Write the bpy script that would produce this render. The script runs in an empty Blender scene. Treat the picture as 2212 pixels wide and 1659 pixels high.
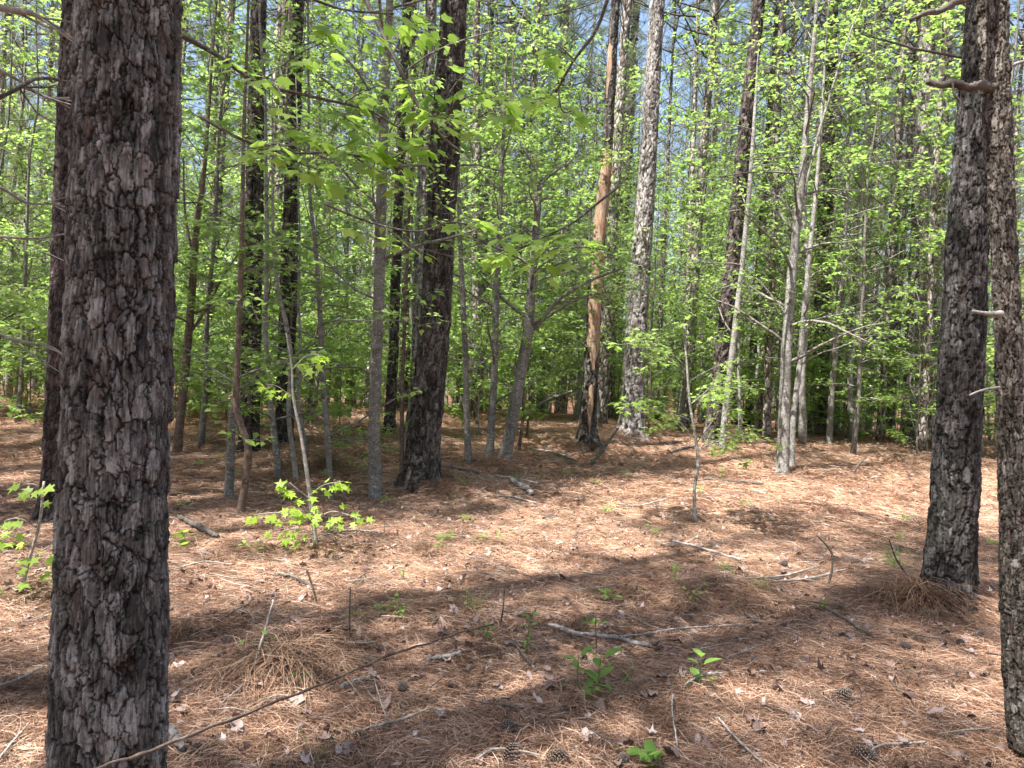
import bpy, math
import numpy as np
from mathutils import Matrix, Vector

# ------------------------------------------------------------------ camera, sky, sun, exposure
scene = bpy.context.scene
COL = scene.collection
FPX = 1597.0                      # focal length in photo units (2212 wide)
CAM = np.array([0.0, 0.0, 1.5])
PITCH, ROLL = math.radians(-0.7), math.radians(2.7)
cam_data = bpy.data.cameras.new('camera')
cam_data.sensor_width = 36.0
cam_data.lens = 36.0 * FPX / 2212.0
cam_data.clip_start = 0.05
cam_data.clip_end = 2000.0
cam = bpy.data.objects.new('camera', cam_data)
COL.objects.link(cam)
RM = Matrix.Rotation(math.radians(90) + PITCH, 4, 'X') @ Matrix.Rotation(ROLL, 4, 'Z')
cam.matrix_world = Matrix.Translation(Vector(CAM)) @ RM
scene.camera = cam
RN = np.array(RM.to_3x3())

SUN_EL, SUN_AZ = math.radians(64), math.radians(-128)     # azimuth measured from +Y towards +X: sun stands behind the left shoulder
world = bpy.data.worlds.new('World')
scene.world = world
world.use_nodes = True
wn = world.node_tree.nodes
wl = world.node_tree.links
wn.clear()
sky = wn.new('ShaderNodeTexSky')
sky.sky_type = 'NISHITA'
sky.sun_disc = False
sky.sun_elevation = SUN_EL
sky.sun_rotation = SUN_AZ
sky.air_density = 1.0
sky.dust_density = 2.5
bgn = wn.new('ShaderNodeBackground')
bgn.inputs['Strength'].default_value = 0.105
wo = wn.new('ShaderNodeOutputWorld')
wl.new(sky.outputs[0], bgn.inputs[0])
wl.new(bgn.outputs[0], wo.inputs[0])

sun_data = bpy.data.lights.new('sun', 'SUN')
sun_data.energy = 5.0
sun_data.angle = math.radians(0.53)
sun_data.color = (1.0, 0.95, 0.87)
sun = bpy.data.objects.new('sun', sun_data)
COL.objects.link(sun)
sdir = Vector((math.sin(SUN_AZ) * math.cos(SUN_EL), math.cos(SUN_AZ) * math.cos(SUN_EL), math.sin(SUN_EL)))
sun.rotation_euler = sdir.to_track_quat('Z', 'Y').to_euler()
sun.location = sdir * 60

scene.view_settings.view_transform = 'Standard'
scene.view_settings.look = 'None'
scene.view_settings.exposure = 1.80
scene.view_settings.gamma = 1.0
scene.view_settings.use_curve_mapping = False
scene.render.engine = 'CYCLES'
scene.cycles.max_bounces = 5
scene.cycles.diffuse_bounces = 3
scene.cycles.transmission_bounces = 4
scene.cycles.glossy_bounces = 2
scene.cycles.use_denoising = True
scene.cycles.use_adaptive_sampling = True
scene.cycles.adaptive_threshold = 0.02
scene.cycles.sample_clamp_indirect = 6.0

rng = np.random.default_rng(11)

# ------------------------------------------------------------------ noise
def hsh(ix, iy, iz, seed):
    h = (ix.astype(np.int64) * 374761393 + iy.astype(np.int64) * 668265263 + iz.astype(np.int64) * 2147483647 // 3 + seed * 144665 + 1013904223) & 0xFFFFFFFF
    h = ((h ^ (h >> 13)) * 1274126177) & 0xFFFFFFFF
    h = ((h ^ (h >> 16)) * 2246822519) & 0xFFFFFFFF
    h = h ^ (h >> 15)
    return (h & 0xFFFFFF) / float(0xFFFFFF)

def vnoise(x, y, z, seed=0):
    ix, iy, iz = np.floor(x), np.floor(y), np.floor(z)
    fx, fy, fz = x - ix, y - iy, z - iz
    fx, fy, fz = [f * f * (3 - 2 * f) for f in (fx, fy, fz)]
    r = 0
    for a in (0, 1):
        wa = fx if a else 1 - fx
        for b in (0, 1):
            wb = fy if b else 1 - fy
            for c in (0, 1):
                wc = fz if c else 1 - fz
                r = r + wa * wb * wc * hsh(ix + a, iy + b, iz + c, seed)
    return r

def fbm(x, y, z, seed=0, octs=3):
    r, a, t = 0, 0.5, 0
    for k in range(octs):
        r = r + a * vnoise(x * 2 ** k + 17.3 * k, y * 2 ** k, z * 2 ** k, seed + k)
        t += a
        a *= 0.5
    return r / t

def sstep(a, b, x):
    t = np.clip((x - a) / (b - a), 0, 1)
    return t * t * (3 - 2 * t)

def voronoi(u, v, nu, seed, jit=0.85):
    """u,v in cell units, u wraps after nu cells. -> border distance, id, offset from the cell's middle"""
    iu, iv = np.floor(u), np.floor(v)
    z0 = np.zeros_like(iu)
    best = np.full(u.shape, 1e9); sec = np.full(u.shape, 1e9)
    bid = np.zeros(u.shape); bu = np.zeros(u.shape); bv = np.zeros(u.shape)
    for a in (-1, 0, 1):
        for b in (-1, 0, 1):
            cu, cv = iu + a, iv + b
            cw = np.mod(cu, nu)
            px = cu + 0.5 + (hsh(cw, cv, z0, seed) - 0.5) * jit
            py = cv + 0.5 + (hsh(cw, cv, z0 + 1, seed) - 0.5) * jit
            d = np.sqrt((u - px) ** 2 + (v - py) ** 2)
            m = d < best
            sec = np.where(m, best, np.minimum(sec, d))
            best = np.where(m, d, best)
            bid = np.where(m, hsh(cw, cv, z0 + 2, seed), bid)
            bu = np.where(m, u - px, bu); bv = np.where(m, v - py, bv)
    return sec - best, bid, bu, bv

# ------------------------------------------------------------------ terrain
MOUNDS = []     # (x, y, radius, height)
def terrain(x, y):
    x = np.asarray(x, float); y = np.asarray(y, float)
    z = 0.42 * sstep(4.5, 17, y) - .75 * sstep(19, 34, y) - .10 * sstep(2, 14, x)
    z = z + 0.30 * np.exp(-(((x + 3.6) / 2.6) ** 2 + ((y - 13.5) / 2.6) ** 2))
    z = z + 0.16 * (fbm(x * 0.28 + 40, y * 0.28 + 40, x * 0, 3, 3) - 0.5) * np.clip(np.hypot(x, y) / 6, 0.3, 1.4)
    z = z + 0.05 * (fbm(x * 1.7, y * 1.7, x * 0 + 5, 9, 3) - 0.5)
    z = z + 0.035 * (fbm(x * 6, y * 6, x * 0 + 8, 12, 2) - 0.5)
    for (mx, my, mr, mh) in MOUNDS:
        z = z + mh * np.exp(-((x - mx) ** 2 + (y - my) ** 2) / (mr * mr))
    return z

def ray(px, py):
    d = RN @ np.array([(px - 1106.0) / FPX, -(py - 829.5) / FPX, -1.0])
    return d

def at(px, py):
    """the ground point seen at a photo position"""
    d = ray(px, py)
    t0 = 0.5
    for t in np.concatenate([np.arange(0.5, 30, 0.05), np.arange(30, 200, 0.5)]):
        p = CAM + d * t
        if p[2] < float(terrain(p[0], p[1])):
            lo, hi = t0, t
            for _ in range(12):
                m = 0.5 * (lo + hi)
                q = CAM + d * m
                if q[2] < float(terrain(q[0], q[1])): hi = m
                else: lo = m
            return CAM + d * hi
        t0 = t
    return CAM + d * 60

def depth(px, py, Y):
    d = ray(px, py)
    return CAM + d * (Y / d[1])

# needle mounds that heave up the litter (photo position, radius, height)
for (px, py, r, h) in [(610, 1420, .42, .10), (850, 1318, .26, .06), (400, 1360, .26, .05), (930, 1178, .3, .05), (1385, 1275, .2, .06),
                       (1495, 1285, .25, .07), (1595, 1290, .3, .08), (905, 1045, .6, .12), (2020, 1290, .5, .10), (1270, 962, .6, .12),
                       (1365, 942, .7, .15), (1965, 955, .8, .16), (1690, 1022, .5, .06), (1765, 938, .8, .14), (700, 1010, .7, .10), (1060, 1000, .6, .12)]:
    p = at(px, py)
    MOUNDS.append((p[0], p[1], r, h))

# ------------------------------------------------------------------ materials
def new_mat(name):
    m = bpy.data.materials.new(name)
    m.use_nodes = True
    nt = m.node_tree
    nt.nodes.clear()
    out = nt.nodes.new('ShaderNodeOutputMaterial')
    return m, nt, out

def N(nt, typ, **kw):
    n = nt.nodes.new(typ)
    for k, v in kw.items():
        if hasattr(n, k) and k not in n.inputs: setattr(n, k, v)
        else: n.inputs[k].default_value = v
    return n

def ramp(nt, fac, stops):
    r = nt.nodes.new('ShaderNodeValToRGB')
    els = r.color_ramp.elements
    while len(els) < len(stops): els.new(0.5)
    for e, (p, c) in zip(els, stops):
        e.position = p; e.color = (*c, 1)
    nt.links.new(fac, r.inputs[0])
    return r.outputs[0]

def mix(nt, fac, a, b, mode='MIX'):
    m = nt.nodes.new('ShaderNodeMix')
    m.data_type = 'RGBA'; m.blend_type = mode
    for s, v in ((0, fac), (6, a), (7, b)):
        if isinstance(v, (int, float)): m.inputs[s].default_value = v
        elif isinstance(v, tuple): m.inputs[s].default_value = (*v, 1)
        else: nt.links.new(v, m.inputs[s])
    return m.outputs[2]

def coord(nt, scale=(1, 1, 1), kind='Object'):
    tc = nt.nodes.new('ShaderNodeTexCoord')
    mp = nt.nodes.new('ShaderNodeMapping')
    mp.inputs['Scale'].default_value = scale
    nt.links.new(tc.outputs[kind], mp.inputs[0])
    return mp.outputs[0]

def noise(nt, vec, scale, detail=4, rough=0.6):
    n = nt.nodes.new('ShaderNodeTexNoise')
    n.inputs['Scale'].default_value = scale; n.inputs['Detail'].default_value = detail; n.inputs['Roughness'].default_value = rough
    nt.links.new(vec, n.inputs['Vector'])
    return n.outputs[0]

def principled(nt, out, col, rough=0.85, spec=0.25, bump=None, bdist=0.003, bstr=0.6):
    p = nt.nodes.new('ShaderNodeBsdfPrincipled')
    if isinstance(col, tuple): p.inputs['Base Color'].default_value = (*col, 1)
    else: nt.links.new(col, p.inputs['Base Color'])
    p.inputs['Roughness'].default_value = rough
    p.inputs['Specular IOR Level'].default_value = spec
    if bump is not None:
        b = nt.nodes.new('ShaderNodeBump')
        b.inputs['Distance'].default_value = bdist; b.inputs['Strength'].default_value = bstr
        nt.links.new(bump, b.inputs['Height']); nt.links.new(b.outputs[0], p.inputs['Normal'])
    nt.links.new(p.outputs[0], out.inputs[0])
    return p

def attr(nt, name):
    a = nt.nodes.new('ShaderNodeAttribute'); a.attribute_name = name
    return a

def mat_bark_relief(name, dark, mid, light, red, redamt=0.8):
    """bark whose plates are modelled: attribute bark = (level of the plate, furrow, random of the plate)"""
    m, nt, out = new_mat(name)
    a = attr(nt, 'bark')
    sep = nt.nodes.new('ShaderNodeSeparateColor'); nt.links.new(a.outputs['Color'], sep.inputs[0])
    v = coord(nt, (1, 1, .25))
    v2 = coord(nt)
    n1 = noise(nt, v, 90, 5, 0.7)
    n2 = noise(nt, v2, 16, 5, 0.65)
    add = nt.nodes.new('ShaderNodeMath'); add.operation = 'ADD'
    nt.links.new(n1, add.inputs[0]); nt.links.new(n2, add.inputs[1])
    mul = nt.nodes.new('ShaderNodeMath'); mul.operation = 'MULTIPLY_ADD'
    nt.links.new(add.outputs[0], mul.inputs[0]); mul.inputs[1].default_value = 0.5
    sc = nt.nodes.new('ShaderNodeMath'); sc.operation = 'MULTIPLY_ADD'
    nt.links.new(sep.outputs[2], sc.inputs[0]); sc.inputs[1].default_value = 0.5; sc.inputs[2].default_value = -0.25
    nt.links.new(sc.outputs[0], mul.inputs[2])
    grey = ramp(nt, mul.outputs[0], [(0.30, dark), (0.5, mid), (0.68, light)])
    lv = ramp(nt, sep.outputs[0], [(0.10, (1, 1, 1)), (0.22, (0, 0, 0))])
    n3 = noise(nt, v2, 7, 3)
    rm = ramp(nt, n3, [(0.42, (0, 0, 0)), (0.6, (1, 1, 1))])
    f = mix(nt, 1.0, lv, rm, 'MULTIPLY')
    f2 = nt.nodes.new('ShaderNodeMath'); f2.operation = 'MULTIPLY'; nt.links.new(f, f2.inputs[0]); f2.inputs[1].default_value = redamt
    c = mix(nt, f2.outputs[0], grey, red)
    fr = ramp(nt, sep.outputs[1], [(0.0, (1, 1, 1)), (1.0, (0.16, 0.135, 0.125))])
    c = mix(nt, 1.0, c, fr, 'MULTIPLY')
    bn = noise(nt, v, 160, 4, 0.7)
    principled(nt, out, c, 0.9, 0.2, bn, 0.004, 0.7)
    return m

def mat_bark_far(name, dark, light, tint, vs=9.0):
    m, nt, out = new_mat(name)
    v = coord(nt, (1, 1, .5))
    nv = nt.nodes.new('ShaderNodeTexNoise'); nv.inputs['Scale'].default_value = 9
    nt.links.new(v, nv.inputs['Vector'])
    w = nt.nodes.new('ShaderNodeVectorMath'); w.operation = 'MULTIPLY_ADD'
    nt.links.new(nv.outputs[1], w.inputs[0]); w.inputs[1].default_value = (.12, .12, .12); nt.links.new(v, w.inputs[2])
    vo = nt.nodes.new('ShaderNodeTexVoronoi'); vo.feature = 'DISTANCE_TO_EDGE'; vo.inputs['Scale'].default_value = vs
    nt.links.new(w.outputs[0], vo.inputs['Vector'])
    vc = nt.nodes.new('ShaderNodeTexVoronoi'); vc.inputs['Scale'].default_value = vs
    nt.links.new(w.outputs[0], vc.inputs['Vector'])
    e = ramp(nt, vo.outputs[0], [(0.0, dark), (0.16, light)])
    sep = nt.nodes.new('ShaderNodeSeparateColor'); nt.links.new(vc.outputs['Color'], sep.inputs[0])
    pl = ramp(nt, sep.outputs[0], [(0.0, (.55, .5, .48)), (0.6, (1, 1, 1)), (1.0, (1.15, 1.15, 1.15))])
    c = mix(nt, 1.0, e, pl, 'MULTIPLY')
    n = noise(nt, v, 30, 4)
    c = mix(nt, 1.0, c, ramp(nt, n, [(0.3, (.6, .6, .6)), (0.65, (1.1, 1.1, 1.1))]), 'MULTIPLY')
    oi = nt.nodes.new('ShaderNodeObjectInfo')
    c = mix(nt, 1.0, c, ramp(nt, oi.outputs['Random'], [(0.0, tint), (1.0, (1.1, 1.1, 1.1))]), 'MULTIPLY')
    principled(nt, out, c, 0.9, 0.2, vo.outputs[0], 0.05, 1.0)
    return m

def mat_smooth_bark(name, dark, light, spot=(0.4, 0.42, 0.38)):
    m, nt, out = new_mat(name)
    v = coord(nt, (1, 1, 1.6)); v2 = coord(nt, (1, 1, .3))
    c = ramp(nt, noise(nt, v, 11, 6, .7), [(0.33, dark), (0.62, light)])
    sp = ramp(nt, noise(nt, v, 34, 3, .6), [(0.58, (0, 0, 0)), (0.66, (1, 1, 1))])
    c = mix(nt, sp, c, spot)
    dk = ramp(nt, noise(nt, v2, 60, 3, .7), [(0.3, (.6, .58, .55)), (0.5, (1, 1, 1))])
    c = mix(nt, 1.0, c, dk, 'MULTIPLY')
    principled(nt, out, c, 0.85, 0.25, noise(nt, v, 45, 5, .7), 0.006, 0.7)
    return m

def mat_leaf(name, lo, hi, trans, tfac=0.45, rough=0.5, spec=0.35):
    m, nt, out = new_mat(name)
    a = attr(nt, 'tint')
    oi = nt.nodes.new('ShaderNodeObjectInfo')
    ad = nt.nodes.new('ShaderNodeMath'); ad.operation = 'MULTIPLY_ADD'
    nt.links.new(oi.outputs['Random'], ad.inputs[0]); ad.inputs[1].default_value = 0.5
    hf = nt.nodes.new('ShaderNodeMath'); hf.operation = 'MULTIPLY'; nt.links.new(a.outputs['Fac'], hf.inputs[0]); hf.inputs[1].default_value = .5
    nt.links.new(hf.outputs[0], ad.inputs[2])
    c = ramp(nt, ad.outputs[0], [(0.1, lo), (0.9, hi)])
    p = nt.nodes.new('ShaderNodeBsdfPrincipled')
    nt.links.new(c, p.inputs['Base Color']); p.inputs['Roughness'].default_value = rough; p.inputs['Specular IOR Level'].default_value = spec
    t = nt.nodes.new('ShaderNodeBsdfTranslucent')
    nt.links.new(mix(nt, 0.35, trans, mix(nt, 1.0, c, (3.2, 3.2, 3.0), 'MULTIPLY')), t.inputs[0])
    mx = nt.nodes.new('ShaderNodeMixShader'); mx.inputs[0].default_value = tfac
    nt.links.new(p.outputs[0], mx.inputs[1]); nt.links.new(t.outputs[0], mx.inputs[2])
    nt.links.new(mx.outputs[0], out.inputs[0])
    return m

def mat_litter(name, stops):
    m, nt, out = new_mat(name)
    a = attr(nt, 'tint')
    oi = nt.nodes.new('ShaderNodeObjectInfo')
    ad = nt.nodes.new('ShaderNodeMath'); ad.operation = 'MULTIPLY_ADD'
    nt.links.new(oi.outputs['Random'], ad.inputs[0]); ad.inputs[1].default_value = 0.3
    hf = nt.nodes.new('ShaderNodeMath'); hf.operation = 'MULTIPLY'; nt.links.new(a.outputs['Fac'], hf.inputs[0]); hf.inputs[1].default_value = .7
    nt.links.new(hf.outputs[0], ad.inputs[2])
    c = ramp(nt, ad.outputs[0], stops)
    ge = nt.nodes.new('ShaderNodeNewGeometry')
    c = mix(nt, 1.0, c, ramp(nt, noise(nt, ge.outputs['Position'], 2.3, 5, .75), [(0.36, (.45, .41, .39)), (0.46, (.85, .83, .82)), (0.60, (1.1, 1.09, 1.08))]), 'MULTIPLY')
    principled(nt, out, c, 0.6, 0.3)
    return m

def mat_ground():
    m, nt, out = new_mat('needle_floor')
    v = coord(nt)
    v1 = coord(nt, (1, 5, 1)); v2 = coord(nt, (5, 1, 1))
    a = noise(nt, v1, 22, 5, .75); b = noise(nt, v2, 22, 5, .75)
    s = mix(nt, ramp(nt, noise(nt, v, 9, 2), [(.45, (0, 0, 0)), (.55, (1, 1, 1))]), a, b)
    c = ramp(nt, s, [(0.30, (.05, .027, .02)), (0.46, (.16, .085, .055)), (0.60, (.33, .185, .12)), (0.75, (.48, .31, .22))])
    big = noise(nt, v, 1.1, 5, .7)
    c = mix(nt, 1.0, c, ramp(nt, big, [(0.3, (.70, .66, .64)), (0.62, (1.1, 1.08, 1.06))]), 'MULTIPLY')
    principled(nt, out, c, 0.9, 0.15, s, 0.012, 0.9)
    return m

M = {}
M['bark_big'] = mat_bark_relief('pine_bark', (.045, .042, .038), (.155, .146, .134), (.36, .345, .325), (.13, .078, .055), .55)
M['bark_mid'] = mat_bark_relief('pine_bark_grey', (.028, .025, .022), (.095, .085, .076), (.23, .212, .195), (.11, .068, .05), .55)
M['bark_shaded'] = mat_bark_relief('pine_bark_shaded', (.020, .019, .018), (.070, .066, .063), (.19, .18, .175), (.09, .06, .045), .4)  # darker copy of the grey bark, with shade put into its colour
M['bark_light'] = mat_bark_relief('pine_bark_pale', (.11, .10, .093), (.29, .272, .255), (.52, .495, .475), (.20, .14, .11), .4)
M['bark_red_shaded'] = mat_bark_relief('pine_bark_brown_shaded', (.025, .021, .02), (.085, .07, .065), (.21, .18, .17), (.13, .075, .06), .6)  # reddish brown bark, darkened further to stand in for shade on the trunks
M['cherry'] = mat_bark_relief('scaly_cherry_bark', (.05, .043, .036), (.15, .132, .112), (.36, .335, .30), (.15, .085, .06), .6)
M['bark_far'] = mat_bark_far('distant_pine_bark', (.06, .052, .047), (.43, .395, .365), (.55, .52, .5), 11.0)
M['bark_sap'] = mat_smooth_bark('sapling_bark', (.09, .082, .072), (.23, .215, .195))
M['bark_beech'] = mat_smooth_bark('pale_smooth_bark', (.12, .115, .105), (.36, .35, .33), (.55, .55, .52))
M['bark_grey'] = mat_smooth_bark('grey_smooth_bark', (.10, .096, .088), (.29, .28, .26), (.48, .48, .45))
M['bark_brown'] = mat_smooth_bark('brown_stem_bark', (.07, .05, .04), (.19, .14, .11), (.25, .2, .17))
M['twig'] = mat_smooth_bark('pale_twig_bark', (.17, .15, .13), (.42, .39, .36), (.5, .48, .45))
M['twig_dark'] = mat_smooth_bark('dark_twig_bark', (.05, .042, .036), (.16, .14, .12), (.26, .25, .23))
M['stick'] = mat_smooth_bark('mottled_stick_bark', (.09, .08, .07), (.42, .39, .36), (.62, .6, .57))
M['leaf'] = mat_leaf('fresh_leaf', (.06, .115, .025), (.22, .32, .08), (.38, .56, .14), .46, .38, .5)
M['leaf_near'] = mat_leaf('broad_fresh_leaf', (.10, .18, .03), (.27, .40, .08), (.52, .74, .12), .5, .4)
M['leaf_yellow'] = mat_leaf('yellow_green_leaf', (.22, .36, .04), (.34, .48, .07), (.5, .7, .08), .45)
M['leaf_plant'] = mat_leaf('seedling_leaf', (.11, .21, .045), (.22, .36, .09), (.35, .58, .10), .4)
M['needles'] = mat_leaf('pine_needles', (.075, .105, .05), (.16, .20, .10), (.18, .24, .09), .3)
M['needles_pale'] = mat_leaf('young_pine_needles', (.12, .18, .06), (.20, .27, .10), (.25, .35, .10), .3)
M['litter'] = mat_litter('fallen_needles', [(0.0, (.055, .032, .023)), (0.27, (.22, .120, .075)), (0.54, (.43, .258, .170)), (0.8, (.62, .45, .335)), (1.0, (.74, .64, .54))])
M['tussock'] = mat_litter('draped_needles', [(0.0, (.09, .055, .035)), (0.4, (.22, .13, .085)), (0.8, (.38, .25, .17)), (1.0, (.52, .40, .30))])
M['dead_leaf'] = mat_litter('dead_broad_leaves', [(0.0, (.09, .06, .05)), (0.35, (.22, .15, .13)), (0.7, (.42, .33, .31)), (1.0, (.62, .55, .53))])
M['cone'] = mat_litter('cone_scales', [(0.0, (.06, .045, .038)), (0.5, (.17, .13, .11)), (1.0, (.40, .35, .31))])
M['ground'] = mat_ground()
M['grass'] = mat_leaf('grass_blades', (.10, .17, .04), (.22, .30, .08), (.25, .4, .08), .35)

def mat_wood():
    m, nt, out = new_mat('exposed_wood')
    v = coord(nt, (1, 1, .10))
    c = ramp(nt, noise(nt, v, 38, 6, .8), [(0.34, (.10, .066, .048)), (0.45, (.29, .20, .14)), (0.58, (.43, .33, .25)), (0.72, (.54, .47, .40))])
    c2 = ramp(nt, noise(nt, coord(nt), 3.0, 4), [(0.35, (.75, .6, .5)), (0.65, (1.05, 1.05, 1.05))])
    principled(nt, out, mix(nt, 1.0, c, c2, 'MULTIPLY'), 0.75, 0.25, noise(nt, v, 70, 4), 0.006, .8)
    return m
M['wood'] = mat_wood()

# ------------------------------------------------------------------ mesh helpers
def np_mesh(name, V, quads=None, tris=None, mat=None, smooth=False, attrs=None):
    me = bpy.data.meshes.new(name)
    V = np.ascontiguousarray(V, dtype=np.float32)
    me.vertices.add(len(V)); me.vertices.foreach_set('co', V.ravel())
    idx, tot = [], []
    if quads is not None and len(quads): idx.append(np.asarray(quads, np.int32).ravel()); tot.append(np.full(len(quads), 4, np.int32))
    if tris is not None and len(tris): idx.append(np.asarray(tris, np.int32).ravel()); tot.append(np.full(len(tris), 3, np.int32))
    idx = np.concatenate(idx); tot = np.concatenate(tot)
    me.loops.add(len(idx)); me.loops.foreach_set('vertex_index', idx)
    me.polygons.add(len(tot))
    st = np.zeros(len(tot), np.int32); st[1:] = np.cumsum(tot)[:-1]
    me.polygons.foreach_set('loop_start', st)
    if smooth: me.polygons.foreach_set('use_smooth', np.ones(len(tot), bool))
    me.update(calc_edges=True)
    for k, v in (attrs or {}).items():
        v = np.asarray(v, np.float32)
        if v.ndim == 1:
            a = me.attributes.new(k, 'FLOAT', 'POINT'); a.data.foreach_set('value', v)
        else:
            a = me.attributes.new(k, 'FLOAT_COLOR', 'POINT')
            a.data.foreach_set('color', np.concatenate([v, np.ones((len(v), 1), np.float32)], 1).ravel())
    if mat is not None: me.materials.append(mat)
    return me

def link(name, me, parent=None, loc=(0, 0, 0)):
    o = bpy.data.objects.new(name, me); COL.objects.link(o)
    o.location = loc
    if parent is not None:
        o.parent = parent
        if name in ('foliage', 'crown', 'branches', 'boughs', 'green_leaves'): o['kind'] = 'stuff'
    return o

def tag(o, label, cat, group=None, kind=None):
    o['label'] = label
    if cat: o['category'] = cat
    if group: o['group'] = group
    if kind: o['kind'] = kind
    return o

def empty(name, loc, label, cat, group=None):
    o = bpy.data.objects.new(name, None); COL.objects.link(o)
    o.empty_display_size = 0.1
    o.location = loc
    return tag(o, label, cat, group)

def catmull(P, R, n):
    P = np.asarray(P, float); R = np.asarray(R, float)
    if len(P) == 2:
        t = np.linspace(0, 1, n)[:, None]
        return P[0] * (1 - t) + P[1] * t, R[0] * (1 - t[:, 0]) + R[1] * t[:, 0]
    Q = np.vstack([2 * P[0] - P[1], P, 2 * P[-1] - P[-2]])
    s = np.linspace(0, len(P) - 1 - 1e-9, n)
    i = s.astype(int); t = (s - i)[:, None]
    p0, p1, p2, p3 = Q[i], Q[i + 1], Q[i + 2], Q[i + 3]
    C = 0.5 * (2 * p1 + (p2 - p0) * t + (2 * p0 - 5 * p1 + 4 * p2 - p3) * t ** 2 + (3 * p1 - p0 - 3 * p2 + p3) * t ** 3)
    return C, R[i] * (1 - t[:, 0]) + R[np.minimum(i + 1, len(R) - 1)] * t[:, 0]

class Tubes:
    def __init__(s): s.V = []; s.F = []; s.T = []; s.n = 0
    def add(s, P, R, sides=5, wob=0.0, seed=0):
        P = np.asarray(P, float); R = np.asarray(R, float); k = len(P)
        T = np.gradient(P, axis=0); T /= (np.linalg.norm(T, axis=1, keepdims=True) + 1e-9)
        m = T.mean(0); ref = np.array([1., 0, 0]) if abs(m[0]) < min(abs(m[1]), abs(m[2])) + .2 else (np.array([0, 1., 0]) if abs(m[1]) < abs(m[2]) else np.array([0, 0, 1.]))
        A = np.cross(T, ref); A /= (np.linalg.norm(A, axis=1, keepdims=True) + 1e-9)
        B = np.cross(T, A)
        th = np.arange(sides) * 2 * math.pi / sides
        rr = R[:, None] * np.ones(sides)
        if wob:
            rr = rr * (1 + wob * (np.random.default_rng(seed).random((k, sides)) - .5) * 2)
        V = P[:, None] + rr[..., None] * (A[:, None] * np.cos(th)[None, :, None] + B[:, None] * np.sin(th)[None, :, None])
        V = V.reshape(-1, 3)
        i = np.arange(k - 1)[:, None] * sides; j = np.arange(sides)[None]; j2 = (j + 1) % sides
        F = np.stack([i + j, i + j2, i + sides + j2, i + sides + j], -1).reshape(-1, 4)
        c0 = len(V); V = np.vstack([V, P[:1], P[-1:]])
        e = (k - 1) * sides
        T1 = np.stack([np.full(sides, c0), (np.arange(sides) + 1) % sides, np.arange(sides)], -1)
        T2 = np.stack([np.full(sides, c0 + 1), e + np.arange(sides), e + (np.arange(sides) + 1) % sides], -1)
        s.V.append(V); s.F.append(F + s.n); s.T.append(np.vstack([T1, T2]) + s.n); s.n += len(V)
    def mesh(s, name, mat, smooth=True):
        return np_mesh(name, np.vstack(s.V), np.vstack(s.F), np.vstack(s.T), mat, smooth)

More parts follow.
